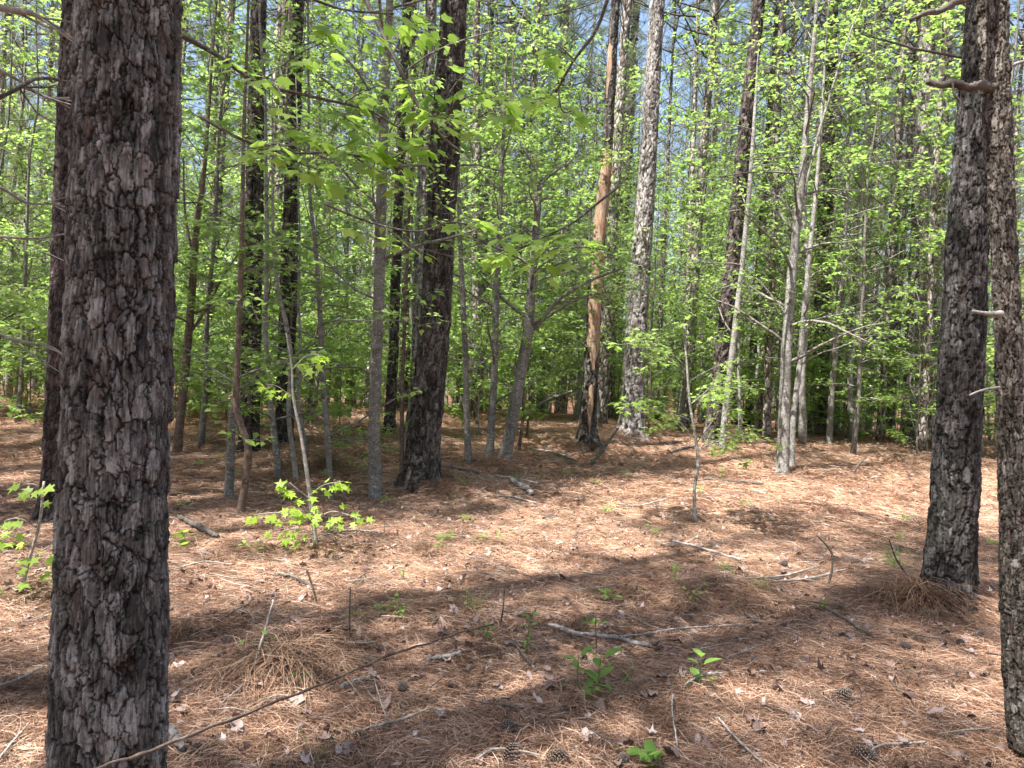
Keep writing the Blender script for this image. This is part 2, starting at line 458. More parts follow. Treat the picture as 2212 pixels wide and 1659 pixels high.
# ------------------------------------------------------------------ bark relief
def bark(theta, z, R, scale, seed, style='pine'):
    x, y = np.cos(theta) * R, np.sin(theta) * R
    k = 1.0 / scale
    w1 = .75 * (fbm(x * 14 * k, y * 14 * k, z * 9 * k, seed, 2) - .5); w2 = (fbm(x * 14 * k, y * 14 * k, z * 9 * k, seed + 31, 2) - .5)
    f1 = .8 * (fbm(x * 60 * k, y * 60 * k, z * 95 * k, seed + 5, 2) - .5); f2 = (fbm(x * 70 * k, y * 70 * k, z * 60 * k, seed + 61, 2) - .5)
    circ = 2 * math.pi * R
    def lay(cw, ch, sd, wa=1.0):
        nu = max(3, int(round(circ / (cw * scale))))
        u = np.mod(theta, 2 * math.pi) / (2 * math.pi) * nu + (w1 * 1.3 + f1 * .42) * wa
        v = z / (ch * scale) + (w2 * 1.1 + f2 * .38) * wa
        return voronoi(u, v, nu, sd)
    if style == 'cherry':
        h = 0; lev = 0
        for i, (cw, ch, th, keep) in enumerate([(.026, .036, .0032, .55), (.017, .024, .0026, .5), (.010, .015, .0014, .4)]):
            d, idd, du, dv = lay(cw, ch, seed + 100 * i, 1.3)
            on = (idd < keep) * sstep(0.02, .08, d)
            h = h + on * th * (1 + .9 * np.clip(-dv, -1, 1)); lev = lev + on * (.5 + idd / keep)
        d, idm, _, _ = lay(.05, .14, seed + 900)
        fur = 1 - sstep(.0, .2, d)
        h = h - .006 * fur + .02 * (fbm(x * 9, y * 9, z * 6, seed + 8, 2) - .5)
        return h * scale, lev / 3, np.maximum(fur, .55 * (1 - sstep(.0, .4, lev))), np.clip(.15 + lev / 3.2 + .25 * (idm - .5), 0, 1)
    d0, id0, du0, dv0 = lay(.050, .120, seed)
    idb = np.mod(id0 * 7.13, 1.0)
    h = .0085 * id0 + .0035 * np.clip(-dv0, -.5, .5) * (idb - .2)
    crack = 1 - sstep(.02, .11, d0)
    h = h - .0075 * (1 - sstep(.015, .10, d0))
    lev = id0 * .55
    rid = idb * .6
    for i, (cw, ch, th, keep) in enumerate([(.036, .082, .0042, .46), (.026, .058, .0032, .42), (.016, .034, .0018, .35)]):
        d, idd, du, dv = lay(cw, ch, seed + 100 * (i + 1))
        on = (idd < keep) * sstep(0.008, .035, d)
        h = h + on * th * (1 + .8 * np.clip(-dv, -.5, .5)); lev = lev + on * (.25 if i < 2 else .1)
        crack = np.maximum(crack, (idd < keep) * (1 - sstep(.0, .055, d)) * (.85 if i < 2 else .5))
        rid = rid + (on * idd / keep * .25 if i < 2 else 0)
    d, idm, _, _ = lay(.078, .34, seed + 900, .9)
    fur = 1 - sstep(.0, .10, d)
    h = h - .010 * fur
    crack = np.maximum(crack, fur * .9)
    st = fbm(x * 230 * k, y * 230 * k, z * 22 * k, seed + 77, 2) - .5
    h = h + .0026 * st + .010 * (fbm(x * 7, y * 7, z * 3.2, seed + 8, 2) - .5)
    return h * scale, np.clip(lev, 0, 1), np.clip(crack, 0, 1), np.clip(rid * .6 + st * .8 + .18 + .5 * (fbm(x * 11, y * 11, z * 5, seed + 55, 2) - .5), 0, 1)

def trunk(name, P, R, parent, mat, fine, res_u, res_v, scale=1.0, seed=1, style='pine', flare=.35, base=None, amp=1.0, colour_fn=None, extra_fn=None, coarse=.25):
    """upright trunk as one continuous relief surface; P world centres, R radii, fine = world z up to which it is finely meshed"""
    P = np.asarray(P, float); R = np.asarray(R, float)
    C, RR = catmull(P, R, 240)
    o = np.argsort(C[:, 2]); C = C[o]; RR = RR[o]
    z0, z1 = C[0, 2], C[-1, 2]
    fine = min(fine, z1)
    zs = np.concatenate([np.arange(z0, fine, res_v), np.arange(fine, z1, coarse), [z1]])
    cx = np.interp(zs, C[:, 2], C[:, 0]); cy = np.interp(zs, C[:, 2], C[:, 1]); rr = np.interp(zs, C[:, 2], RR)
    Rm = float(np.median(RR[:120]))
    b = np.array([cx[0], cy[0]])
    tc = math.atan2(CAM[1] - b[1], CAM[0] - b[0])
    nf = max(10, int(Rm * math.radians(230) / res_u)); nb = max(5, int(Rm * math.radians(130) / (res_u * 3.5)))
    th = np.concatenate([np.linspace(tc - math.radians(115), tc + math.radians(115), nf, endpoint=False),
                         np.linspace(tc + math.radians(115), tc + math.radians(245), nb, endpoint=False)])
    TH, Z = np.meshgrid(th, zs)
    h, lev, fur, rid = bark(TH, Z, Rm, scale, seed, style)
    h = h * amp
    gz = z0 if base is None else base
    fl = 1 + flare * np.exp(-np.maximum(Z - gz, -.1) / .16) * (1 + .35 * np.sin(TH * 4 + seed) + .2 * np.sin(TH * 7 + seed * 2))
    rad = rr[:, None] * fl + h - np.mean(h)
    if extra_fn is not None: rad, lev, fur, rid = extra_fn(TH, Z, rad, lev, fur, rid)
    X = cx[:, None] + np.cos(TH) * rad; Y = cy[:, None] + np.sin(TH) * rad
    ZZ = Z + (fbm(X * 40, Y * 40, Z * 40, seed + 3, 1) - .5) * res_v * .6
    org = P[0]
    V = np.stack([X - org[0], Y - org[1], ZZ - org[2]], -1).reshape(-1, 3)
    k, s = TH.shape
    i = np.arange(k - 1)[:, None] * s; j = np.arange(s)[None]; j2 = (j + 1) % s
    F = np.stack([i + j, i + j2, i + s + j2, i + s + j], -1).reshape(-1, 4)
    me = np_mesh(name, V, F, None, mat, res_u > .005, {'bark': np.stack([lev, fur, rid], -1).reshape(-1, 3)})
    return me

# ------------------------------------------------------------------ leaves
def outline_leaf(pts, centre, cup=.18, fold=.10):
    pts = np.array(pts, float); k = len(pts)
    V = np.vstack([[centre], pts])
    r2 = ((V - np.array(centre)) ** 2).sum(1)
    z = -cup * r2 + fold * np.abs(V[:, 0])
    V = np.column_stack([V, z])
    F = np.stack([np.zeros(k, int), 1 + np.arange(k), 1 + (np.arange(k) + 1) % k], -1)
    return V, F

def lobed(angles, rads, vals, c=(0, .42), base=.06):
    pts = [(0, base)]
    for i, (a, r) in enumerate(zip(angles, rads)):
        pts.append((c[0] + r * math.cos(math.radians(a)), c[1] + r * math.sin(math.radians(a))))
        if i < len(vals):
            va = (angles[i] + angles[i + 1]) / 2
            pts.append((c[0] + vals[i] * math.cos(math.radians(va)), c[1] + vals[i] * math.sin(math.radians(va))))
    return outline_leaf(pts, c)
STAR = lobed([-42, 22, 90, 158, 222], [.46, .58, .62, .58, .46], [.22, .24, .24, .22])
MAPLE = lobed([-35, 30, 90, 150, 215], [.36, .52, .62, .52, .36], [.33, .32, .32, .33])
TRI = outline_leaf([(0, 0), (.42, .25), (.26, .52), (0, 1), (-.26, .52), (-.42, .25)], (0, .4))
OVATE = outline_leaf([(0, 0), (.2, .22), (.27, .48), (.17, .78), (0, 1.08), (-.17, .78), (-.27, .48), (-.2, .22)], (0, .5), .25, .28)
TULIP = lobed([-38, 8, 62, 118, 172, 218], [.36, .50, .60, .60, .50, .36], [.40, .40, .40, .40, .40])
ROUND = lobed([-60, -20, 30, 60, 90, 120, 150, 200, 240], [.42, .5, .5, .5, .5, .5, .5, .5, .42], [.42] * 8)

def leaf_verts(tpl, pos, d, n, size):
    TV, TF = tpl
    d = d / (np.linalg.norm(d, axis=1, keepdims=True) + 1e-9)
    a = np.cross(d, n); a /= (np.linalg.norm(a, axis=1, keepdims=True) + 1e-9)
    nn = np.cross(a, d)
    V = pos[:, None] + size[:, None, None] * (TV[None, :, 0, None] * a[:, None] + TV[None, :, 1, None] * d[:, None] + TV[None, :, 2, None] * nn[:, None])
    k = len(TV)
    F = TF[None] + (np.arange(len(pos)) * k)[:, None, None]
    return V.reshape(-1, 3), F.reshape(-1, 3)

def leaf_mesh(name, tpl, L, mat, r):
    pos, d, n, s = [np.array(a) for a in L]
    V, F = leaf_verts(tpl, pos, d, n, s)
    tint = np.repeat(r.random(len(pos)), len(tpl[0]))
    return np_mesh(name, V, None, F, mat, False, {'tint': tint})

def tuft(r, p, out, L, n, size, spread=.055, droop=.28):
    """a whorl of leaves round a twig end"""
    a0 = r.random() * 6.28
    for i in range(n):
        a = a0 + i * 2.4 + r.normal() * .3
        d = np.array([math.cos(a), math.sin(a), 0]) + out * .7
        d[2] = -droop + r.normal() * .35
        d /= np.linalg.norm(d)
        q = p + d * spread * (0.4 + r.random() * .9) + np.array([0, 0, .02])
        nn = np.array([r.normal() * .28, r.normal() * .28, 1.0])
        L[0].append(q); L[1].append(d); L[2].append(nn); L[3].append(size * (.55 + .85 * r.random()))

def limb(r, tubes, p0, az, el, length, r0, L, nt, lsize, nl, sides=4, curl=.25, density=1.0):
    n = 7
    P = [np.array(p0)]
    a, e = az, el
    for i in range(n - 1):
        a += r.normal() * .16; e += r.normal() * .12 - curl * .12
        P.append(P[-1] + np.array([math.cos(a) * math.cos(e), math.sin(a) * math.cos(e), math.sin(e)]) * length / (n - 1))
    P = np.array(P)
    R = np.linspace(r0, max(.0022, r0 * .25), n)
    tubes.add(P, R, sides)
    for j in range(nt):
        t = .25 + .75 * (j + r.random()) / nt
        i = min(int(t * (n - 1)), n - 2); f = t * (n - 1) - i
        q = P[i] * (1 - f) + P[i + 1] * f
        s = 1 if j % 2 else -1
        aa = a + s * (.7 + r.random() * .5); ll = length * (.16 + .2 * r.random()) * (1.25 - .5 * t)
        ee = r.normal() * .2 + .1
        m = q + np.array([math.cos(aa) * math.cos(ee), math.sin(aa) * math.cos(ee), math.sin(ee)]) * ll * .5
        w = m + np.array([math.cos(aa - s * .3), math.sin(aa - s * .3), ee * .5]) * ll * .5
        tubes.add([q, m, w], [max(.002, r0 * .3), .002, .0016], 3)
        if r.random() < density: tuft(r, w, np.array([math.cos(aa), math.sin(aa), 0]), L, nl, lsize)
        if r.random() < .6 * density: tuft(r, m, np.array([math.cos(aa), math.sin(aa), 0]), L, max(2, nl - 2), lsize * .85)
    if r.random() < density: tuft(r, P[-1], np.array([math.cos(a), math.sin(a), 0]), L, nl, lsize)

def grow(seed, stem, rad, nb, start, maxlen, lsize=.06, nl=5, nt=6, el=.5, density=1.0, tubes=None, minlen=.35, azfn=None):
    """branches and leaves on a stem given as local points"""
    r = np.random.default_rng(seed)
    tb = Tubes() if tubes is None else tubes
    L = ([], [], [], [])
    C, RR = catmull(stem, rad, 40)
    H = C[-1, 2]
    for i in range(nb):
        f = start + (1 - start) * (i + r.random() * .8) / nb
        k = min(int(f * 39), 38)
        ln = minlen + (maxlen - minlen) * (math.sin(math.pi * min(1, (1 - f) * .95 + .12)) ** .7) * (.6 + .5 * r.random())
        az = i * 2.39996 + r.normal() * .4
        if azfn is not None: az = azfn(az, r)
        limb(r, tb, C[k], az, el + r.normal() * .18, ln, max(.004, RR[k] * .38), L, max(2, int(nt * ln / maxlen + 1)), lsize, nl, 4, .3, density)
    tuft(r, C[-1], np.array([0, 0, 0]), L, nl + 2, lsize)
    return tb, L

# sapling kinds, shared by the copies
def wavy_stem(r, H, lean=.05, n=9, amp=.08):
    z = np.linspace(0, H, n)
    a = r.random() * 6.28
    x = np.cumsum(r.normal(0, amp * H / n * .6, n)) + z * lean * math.cos(a); y = np.cumsum(r.normal(0, amp * H / n * .6, n)) + z * lean * math.sin(a)
    x[0] = y[0] = 0
    return np.stack([x, y, z], -1)

SAP = []
def make_sapling_kind(seed, H, r0, nb, start, maxlen, lsize, mat_b, tpl=TRI, nl=5, nt=6, density=1.0):
    r = np.random.default_rng(seed)
    st = wavy_stem(r, H); rad = np.linspace(r0, r0 * .18, len(st)); rad[0] *= 1.25
    C, RR = catmull(st, rad, 26)
    C[0, 2] -= .1
    tt = Tubes(); tt.add(C, RR, 7, .06, seed)
    tb, L = grow(seed + 1, st, rad, nb, start, maxlen, lsize, nl, nt, .5, density)
    SAP.append((tt.mesh('trunk', M[mat_b]), tb.mesh('branches', M['bark_sap']), leaf_mesh('foliage', tpl, L, M['leaf'], r), H))

sk_ = [(201, 8.5, .045, 26, .14, 1.9, .070, 'bark_sap'), (202, 7.0, .036, 24, .12, 1.7, .066, 'bark_beech'), (203, 9.5, .055, 28, .2, 2.1, .072, 'bark_sap'),
      (204, 5.0, .024, 20, .12, 1.4, .064, 'bark_sap'), (205, 6.0, .030, 22, .1, 1.5, .066, 'bark_beech'), (206, 3.2, .016, 16, .15, 1.0, .060, 'bark_brown'),
      (207, 2.0, .011, 12, .15, .75, .058, 'bark_sap'), (208, 10.5, .06, 30, .25, 2.2, .074, 'bark_beech'), (209, 4.2, .02, 18, .1, 1.3, .062, 'bark_brown'),
      (210, 7.8, .04, 26, .1, 1.8, .068, 'bark_sap')]
sk = [(a, h, r0, int(nb * 1.25), st * .8, ml * 1.1, ls * 1.22, mb) for (a, h, r0, nb, st, ml, ls, mb) in sk_]
for i, s in enumerate(sk): make_sapling_kind(*s, tpl=(STAR if i % 2 == 0 else TRI), nl=7, nt=8)
make_sapling_kind(211, 2.4, .012, 22, .04, 1.5, .075, 'bark_sap', nl=7, nt=8)
make_sapling_kind(212, 1.5, .009, 18, .04, 1.1, .070, 'bark_brown', nl=7, nt=7)
NEAR_KINDS = [0, 2, 4, 6, 8, 10]

def place_sapling(i, x, y, rz, sc, label, group, name='sapling'):
    t, b, l, H = SAP[i]
    e = empty(name, (x, y, float(terrain(x, y))), label, 'sapling', group)
    e.rotation_euler = (0, 0, rz); e.scale = (sc, sc, sc)
    link('trunk', t, e); link('branches', b, e); link('foliage', l, e)
    return e

# pine kinds
def needle_tufts(r, pts, dirs, per, ln, wd):
    n = len(pts)
    P = np.repeat(pts, per, 0); D = np.repeat(dirs, per, 0)
    v = r.normal(size=(n * per, 3)); v /= np.linalg.norm(v, axis=1, keepdims=True)
    d = D * .55 + v; d /= np.linalg.norm(d, axis=1, keepdims=True)
    s = np.cross(d, r.normal(size=d.shape)); s /= np.linalg.norm(s, axis=1, keepdims=True)
    l = ln * (.7 + .6 * r.random((n * per, 1)))
    st = P + D * (r.random((n * per, 1)) - .6) * ln * .9
    V = np.stack([st - s * wd, st + s * wd, st + d * l - np.array([0, 0, .02])], 1).reshape(-1, 3)
    F = np.arange(len(V)).reshape(-1, 3)
    return V, F, np.repeat(r.random(n), per * 3)

CROWN = []
def make_crown(seed, z0, z1, nb, rmax, per=16, mat='needles', ln=.2, wd=.0035, tw=5):
    r = np.random.default_rng(seed)
    tb = Tubes(); pts = []; dirs = []
    for i in range(nb):
        f = (i + r.random()) / nb
        z = z0 + (z1 - z0) * f
        az = i * 2.4 + r.normal() * .5
        ln_ = rmax * (1.05 - f * .8) * (.55 + .5 * r.random())
        e = .25 + .5 * f + r.normal() * .15
        P = [np.array([0, 0, z])]
        for k in range(5):
            az += r.normal() * .12; e += .07
            P.append(P[-1] + np.array([math.cos(az) * math.cos(e), math.sin(az) * math.cos(e), math.sin(e)]) * ln_ / 5)
        P = np.array(P); tb.add(P, np.linspace(.028 * (1.2 - f), .008, 6), 4)
        for k in range(tw):
            q = P[2 + k % 4] + r.normal(size=3) * .05
            aa = az + (1 if k % 2 else -1) * (.5 + r.random() * .6)
            w = q + np.array([math.cos(aa), math.sin(aa), .35 + r.normal() * .2]) * ln_ * (.2 + .2 * r.random())
            tb.add([q, w], [.008, .004], 3)
            for g in (.35, .7, 1.0):
                pts.append(q * (1 - g) + w * g); v = w - q; dirs.append(v / np.linalg.norm(v))
        for g in (3, 4, 5):
            pts.append(P[g]); v = P[g] - P[g - 1]; dirs.append(v / np.linalg.norm(v))
    V, F, t = needle_tufts(r, np.array(pts), np.array(dirs), per, ln, wd)
    me = np_mesh('crown', V, None, F, M[mat], False, {'tint': t})
    return me, tb.mesh('boughs', M['twig_dark'])
for i in range(4):
    CROWN.append(make_crown(300 + i, 11.0 - i * .5, 18.2, 32, 2.6, 14))

BPINE = []
def make_bpine(seed, H, r0, ndead):
    r = np.random.default_rng(seed)
    st = wavy_stem(r, H, .012, 9, .02); rad = np.linspace(r0, r0 * .28, 9)
    C, RR = catmull(st, rad, 42); RR[0] *= 1.35; RR[1] *= 1.08; C[0, 2] -= .15
    tt = Tubes(); tt.add(C, RR, 12, .05, seed)
    db = Tubes()
    for i in range(ndead):
        f = .10 + .62 * r.random(); k = int(f * 41); az = r.random() * 6.28; e = .3 + r.random() * .8; l = .25 + r.random() * 1.5
        p = C[k]; m = p + np.array([math.cos(az) * math.cos(e), math.sin(az) * math.cos(e), math.sin(e)]) * l * .5
        az += r.normal() * .3
        q = m + np.array([math.cos(az) * math.cos(e + .2), math.sin(az) * math.cos(e + .2), math.sin(e + .2)]) * l * .5
        db.add([p, m, q], [.012, .008, .004], 4)
        if l > .7:
            for s in (-1, 1):
                db.add([m, m + np.array([math.cos(az + s * .7), math.sin(az + s * .7), .7]) * l * .35], [.006, .003], 3)
    return tt.mesh('trunk', M['bark_far']), db.mesh('branches', M['bark_sap'])
for i, (H, r0) in enumerate([(18, .15), (17.5, .12), (18, .18), (17, .095), (16.5, .08)]):
    BPINE.append(make_bpine(400 + i, H, r0, 54))

def place_pine(k, c, x, y, rz, sc, label, group):
    e = empty('pine_tree', (x, y, float(terrain(x, y))), label, 'tree', group)
    e.rotation_euler = (rng.normal() * .012, rng.normal() * .012, rz); e.scale = (sc, sc, sc)
    link('trunk', BPINE[k][0], e); link('branches', BPINE[k][1], e)
    link('crown', CROWN[c][0], e); link('boughs', CROWN[c][1], e)
    return e

# ------------------------------------------------------------------ ground
def build_ground():
    na = 460
    rs = np.concatenate([[0.0], np.geomspace(0.4, 30, 330), np.geomspace(31, 700, 60)])
    th = np.linspace(0, 2 * math.pi, na, endpoint=False)
    # denser in front of the camera
    th = th + .55 * np.sin(2 * (th - math.pi / 2)) * -.5 + 0
    Rr, T = np.meshgrid(rs[1:], th, indexing='ij')
    X, Y = Rr * np.cos(T), Rr * np.sin(T)
    Z = terrain(X, Y)
    V = np.stack([X, Y, Z], -1).reshape(-1, 3)
    k = len(rs) - 1
    i = np.arange(k - 1)[:, None] * na; j = np.arange(na)[None]; j2 = (j + 1) % na
    F = np.stack([i + j, i + na + j, i + na + j2, i + j2], -1).reshape(-1, 4)
    V = np.vstack([V, [[0, 0, float(terrain(0, 0))]]])
    Tt = np.stack([np.full(na, len(V) - 1), np.arange(na), (np.arange(na) + 1) % na], -1)
    me = np_mesh('forest_floor', V, F, Tt, M['ground'], True)
    o = link('forest_floor', me)
    o['kind'] = 'structure'
    o['label'] = 'rust brown forest floor covered in fallen pine needles'
build_ground()

# ------------------------------------------------------------------ scattering
def scatter(name, pts, rots, scl, idx, sources, label, cat):
    """pts carry instances of the source objects (geometry nodes); one mass nobody could count"""
    me = bpy.data.meshes.new(name)
    me.vertices.add(len(pts)); me.vertices.foreach_set('co', np.asarray(pts, np.float32).ravel())
    a = me.attributes.new('rot', 'FLOAT_VECTOR', 'POINT'); a.data.foreach_set('vector', np.asarray(rots, np.float32).ravel())
    a = me.attributes.new('scl', 'FLOAT', 'POINT'); a.data.foreach_set('value', np.asarray(scl, np.float32))
    a = me.attributes.new('idx', 'INT', 'POINT'); a.data.foreach_set('value', np.asarray(idx, np.int32))
    o = link(name, me)
    sc = bpy.data.collections.new(name + '_sources')
    for s in sources: sc.objects.link(s)
    ng = bpy.data.node_groups.new(name, 'GeometryNodeTree')
    ng.interface.new_socket('Geometry', in_out='INPUT', socket_type='NodeSocketGeometry')
    ng.interface.new_socket('Geometry', in_out='OUTPUT', socket_type='NodeSocketGeometry')
    gi = ng.nodes.new('NodeGroupInput'); go = ng.nodes.new('NodeGroupOutput')
    ci = ng.nodes.new('GeometryNodeCollectionInfo'); ci.inputs['Collection'].default_value = sc
    ci.inputs['Separate Children'].default_value = True; ci.inputs['Reset Children'].default_value = True
    ip = ng.nodes.new('GeometryNodeInstanceOnPoints'); ip.inputs['Pick Instance'].default_value = True
    def na(nm, ty):
        n = ng.nodes.new('GeometryNodeInputNamedAttribute'); n.data_type = ty; n.inputs[0].default_value = nm
        return [s for s in n.outputs if s.enabled and s.name == 'Attribute'][0]
    ng.links.new(gi.outputs[0], ip.inputs['Points']); ng.links.new(ci.outputs[0], ip.inputs['Instance'])
    ng.links.new(na('idx', 'INT'), ip.inputs['Instance Index'])
    e2r = ng.nodes.new('FunctionNodeEulerToRotation'); ng.links.new(na('rot', 'FLOAT_VECTOR'), e2r.inputs[0])
    ng.links.new(e2r.outputs[0], ip.inputs['Rotation']); ng.links.new(na('scl', 'FLOAT'), ip.inputs['Scale'])
    ng.links.new(ip.outputs[0], go.inputs[0])
    md = o.modifiers.new('scatter', 'NODES'); md.node_group = ng
    tag(o, label, cat, kind='stuff')
    return o

def src(name, me):
    return bpy.data.objects.new(name, me)

def needle_patch(seed, n, R, ln, wd, up=.012, mat='litter'):
    r = np.random.default_rng(seed)
    p = r.normal(size=(n, 2)) * R * .5
    main = r.random() * 3.14
    a = np.where(r.random(n) < .45, main + r.normal(size=n) * .5, r.random(n) * 6.28)
    l = ln * (.5 + .7 * r.random(n)); bend = r.normal(size=n) * .22
    z0 = r.random(n) * up; dz = r.normal(size=n) * .010
    V = []
    for t, w in ((-.5, .6), (0, 1.0), (.5, .35)):
        x = p[:, 0] + np.cos(a) * l * t - np.sin(a) * l * bend * (t * t)
        y = p[:, 1] + np.sin(a) * l * t + np.cos(a) * l * bend * (t * t)
        z = z0 + dz * t * 2 + .006 * (1 - 4 * t * t)
        for s in (-1, 1):
            V.append(np.stack([x - np.sin(a) * wd * w * s, y + np.cos(a) * wd * w * s, z + s * wd * .5], -1))
    V = np.stack(V, 1)
    F = np.array([[0, 1, 3, 2], [2, 3, 5, 4]])[None] + (np.arange(n) * 6)[:, None, None]
    return np_mesh('needle_patch', V.reshape(-1, 3), F.reshape(-1, 4), None, M[mat], False, {'tint': np.repeat(r.random(n) ** 1.2, 6)})

def wedge(n, r0, r1, half=41, power=1.0, seed=0):
    r = np.random.default_rng(seed)
    rr = np.sqrt(r0 ** 2 + (r1 ** 2 - r0 ** 2) * r.random(n) ** power)
    a = np.radians((r.random(n) * 2 - 1) * half)
    return np.stack([rr * np.sin(a), rr * np.cos(a)], -1)

def slope_rot(xy, rz):
    e = .08
    gx = (terrain(xy[:, 0] + e, xy[:, 1]) - terrain(xy[:, 0] - e, xy[:, 1])) / (2 * e)
    gy = (terrain(xy[:, 0], xy[:, 1] + e) - terrain(xy[:, 0], xy[:, 1] - e)) / (2 * e)
    out = []
    for a, b, c in zip(gx, gy, rz):
        q = Vector((0, 0, 1)).rotation_difference(Vector((-a, -b, 1)).normalized())
        m = q.to_matrix() @ Matrix.Rotation(c, 3, 'Z')
        out.append(m.to_euler()[:])
    return np.array(out)

srcs = [src('needles_%d' % i, needle_patch(500 + i, 90, .24, .115, .0008)) for i in range(6)] + \
       [src('wide_needles_%d' % i, needle_patch(520 + i, 80, .38, .13, .0015, .02)) for i in range(4)]
xyA = wedge(11500, 2.0, 8.5, 42, seed=1); xyB = wedge(11500, 8.0, 24, 42, power=1.25, seed=2)
xy = np.vstack([xyA, xyB])
idx = np.concatenate([rng.integers(0, 6, len(xyA)), rng.integers(6, 10, len(xyB))])
rz = rng.random(len(xy)) * 6.28
P3 = np.column_stack([xy, terrain(xy[:, 0], xy[:, 1]) + .002])
scatter('fallen_pine_needles', P3, slope_rot(xy, rz), .8 + .5 * rng.random(len(xy)), idx, srcs,
        'carpet of rust brown fallen pine needles covering the forest floor', 'needle litter')

def dead_leaf(seed):
    r = np.random.default_rng(seed)
    tpl = [MAPLE, OVATE, TULIP, STAR][seed % 4]
    V, F = tpl
    V = V.copy(); V[:, 1] -= .45
    c = 1.2 + r.random() * 2.4
    ang = V[:, 0] * c * 1.6 + r.normal(size=len(V)) * .1
    V2 = np.stack([np.sin(ang) / (c * 1.6), V[:, 1], (1 - np.cos(ang)) / (c * 1.6) + V[:, 1] ** 2 * r.normal() * .6 + r.normal(size=len(V)) * .06], -1)
    return np_mesh('dead_leaf', V2, None, F, M['dead_leaf'], False, {'tint': np.full(len(V), r.random() ** 1.2) + r.normal(size=len(V)) * .06})
DL = [dead_leaf(600 + i) for i in range(8)]
xy = np.vstack([wedge(2400, 2.2, 8, 41, seed=3), wedge(2600, 8, 19, 41, seed=4)])
P3 = np.column_stack([xy, terrain(xy[:, 0], xy[:, 1]) + .028])
rots = np.column_stack([rng.normal(size=len(xy)) * .5, rng.normal(size=len(xy)) * .5, rng.random(len(xy)) * 6.28])
scatter('leaf_litter', P3, rots, .03 + .05 * rng.random(len(xy)) ** 2, rng.integers(0, 8, len(xy)), [src('leaf_%d' % i, m) for i, m in enumerate(DL)],
        'small curled grey and brown dead leaves strewn over the needles', 'leaf litter')

# small litter bits: bark flakes and twiglets
def bits(seed, n, R):
    r = np.random.default_rng(seed); tb = Tubes()
    for i in range(n):
        p = np.array([*(r.normal(size=2) * R), .008]); a = r.random() * 6.28; l = .03 + r.random() ** 2 * .2
        q = p + np.array([math.cos(a), math.sin(a), r.normal() * .1]) * l
        tb.add([p, (p + q) / 2 + r.normal(size=3) * .006, q], [.003, .0028, .002], 4)
    return tb.mesh('twiglets', M['twig'] if seed % 2 else M['twig_dark'])
xy = wedge(900, 2.3, 17, 41, seed=6)
P3 = np.column_stack([xy, terrain(xy[:, 0], xy[:, 1]) + .016])
scatter('twig_litter', P3, slope_rot(xy, rng.random(len(xy)) * 6.28), .6 + .8 * rng.random(len(xy)), rng.integers(0, 4, len(xy)),
        [src('bits_%d' % i, bits(700 + i, 7, .3)) for i in range(4)], 'broken twig ends and splinters lying among the needles', 'twig litter')

# ------------------------------------------------------------------ named pines (photo traced centres at one distance each)
def tree_points(pts, base_px, extend_to=17.5, Y=None, top_r=.35):
    b = at(*base_px)
    Yd = b[1] if Y is None else Y
    P, R = [], []
    pts = sorted(pts, key=lambda t: -t[1])
    for (px, py, w) in pts:
        q = depth(px, py, Yd)
        P.append(q); R.append(w * .97 / 2 / FPX * Yd * math.cos(math.atan(abs(px - 1106) / FPX)))
    P = np.array(P); R = np.array(R)
    if Y is None: P[0] = b
    g = float(terrain(P[0][0], P[0][1]))
    P0 = P[0].copy(); P0[2] = g - .12
    P[0][2] = g + .02
    k = (P[-1] - P[-2]) / max(.2, (P[-1][2] - P[-2][2]))
    k = k * .35
    k[2] = 1
    P = np.vstack([P0, P]); R = np.concatenate([[R[0]], R])
    if extend_to:
        top = extend_to
        for f in (.33, .66, 1.0):
            z = P[len(R) - 1][2] + (top - P[len(R) - 1][2]) * f if f == .33 else None
        zl = P[-1][2]; rl = R[-1]; pl = P[-1].copy()
        for f in (.33, .66, 1.0):
            P = np.vstack([P, pl + k * (top - zl) * f]); R = np.append(R, rl * (1 - f * (1 - top_r)))
    return P, R, g

def pine(name_label, pts, base_px, mat, res, seed, scale=1.0, style='pine', Y=None, crown=0, ext=17.5, flare=.3, extra=None, group=None, stubs=0, amp=1.0, name='pine_tree', cat='tree'):
    P, R, g = tree_points(pts, base_px, ext, Y)
    e = empty(name, P[0], name_label, cat, group)
    Yd = P[0][1]
    fine = 1.5 + Yd * .56 + .2
    me = trunk('trunk', P, R, e, M[mat], fine, res, res * 1.15, scale, seed, style, flare, g, amp, extra_fn=extra)
    t = link('trunk', me, e)
    if crown is not None and ext:
        for nm, m in (('crown', CROWN[crown][0]), ('boughs', CROWN[crown][1])):
            c = link(nm, m, e); c.rotation_euler = (0, 0, seed * 1.7)
            zt = 18.2; c.location = (P[-1][0] - P[0][0], P[-1][1] - P[0][1], P[-1][2] - P[0][2] - zt)
    r = np.random.default_rng(seed)
    for i in range(stubs):
        z = 1.2 + r.random() * (fine - 1.5); C, RR = catmull(P, R, 200)
        k = int(np.argmin(abs(C[:, 2] - (g + z)))); az = r.random() * 6.28; el = .2 + r.random() * .6; l = .15 + r.random() ** 2 * 1.4
        p = C[k] - P[0]; tb = Tubes()
        d = np.array([math.cos(az) * math.cos(el), math.sin(az) * math.cos(el), math.sin(el)])
        m = p + d * (RR[k] + l * .5); q = m + (d + r.normal(size=3) * .25) * l * .5
        tb.add([p, m, q], [.013, .009, .005], 5)
        link('dead_branch', tb.mesh('dead_branch', M['twig_dark']), e)
    return e, P, R

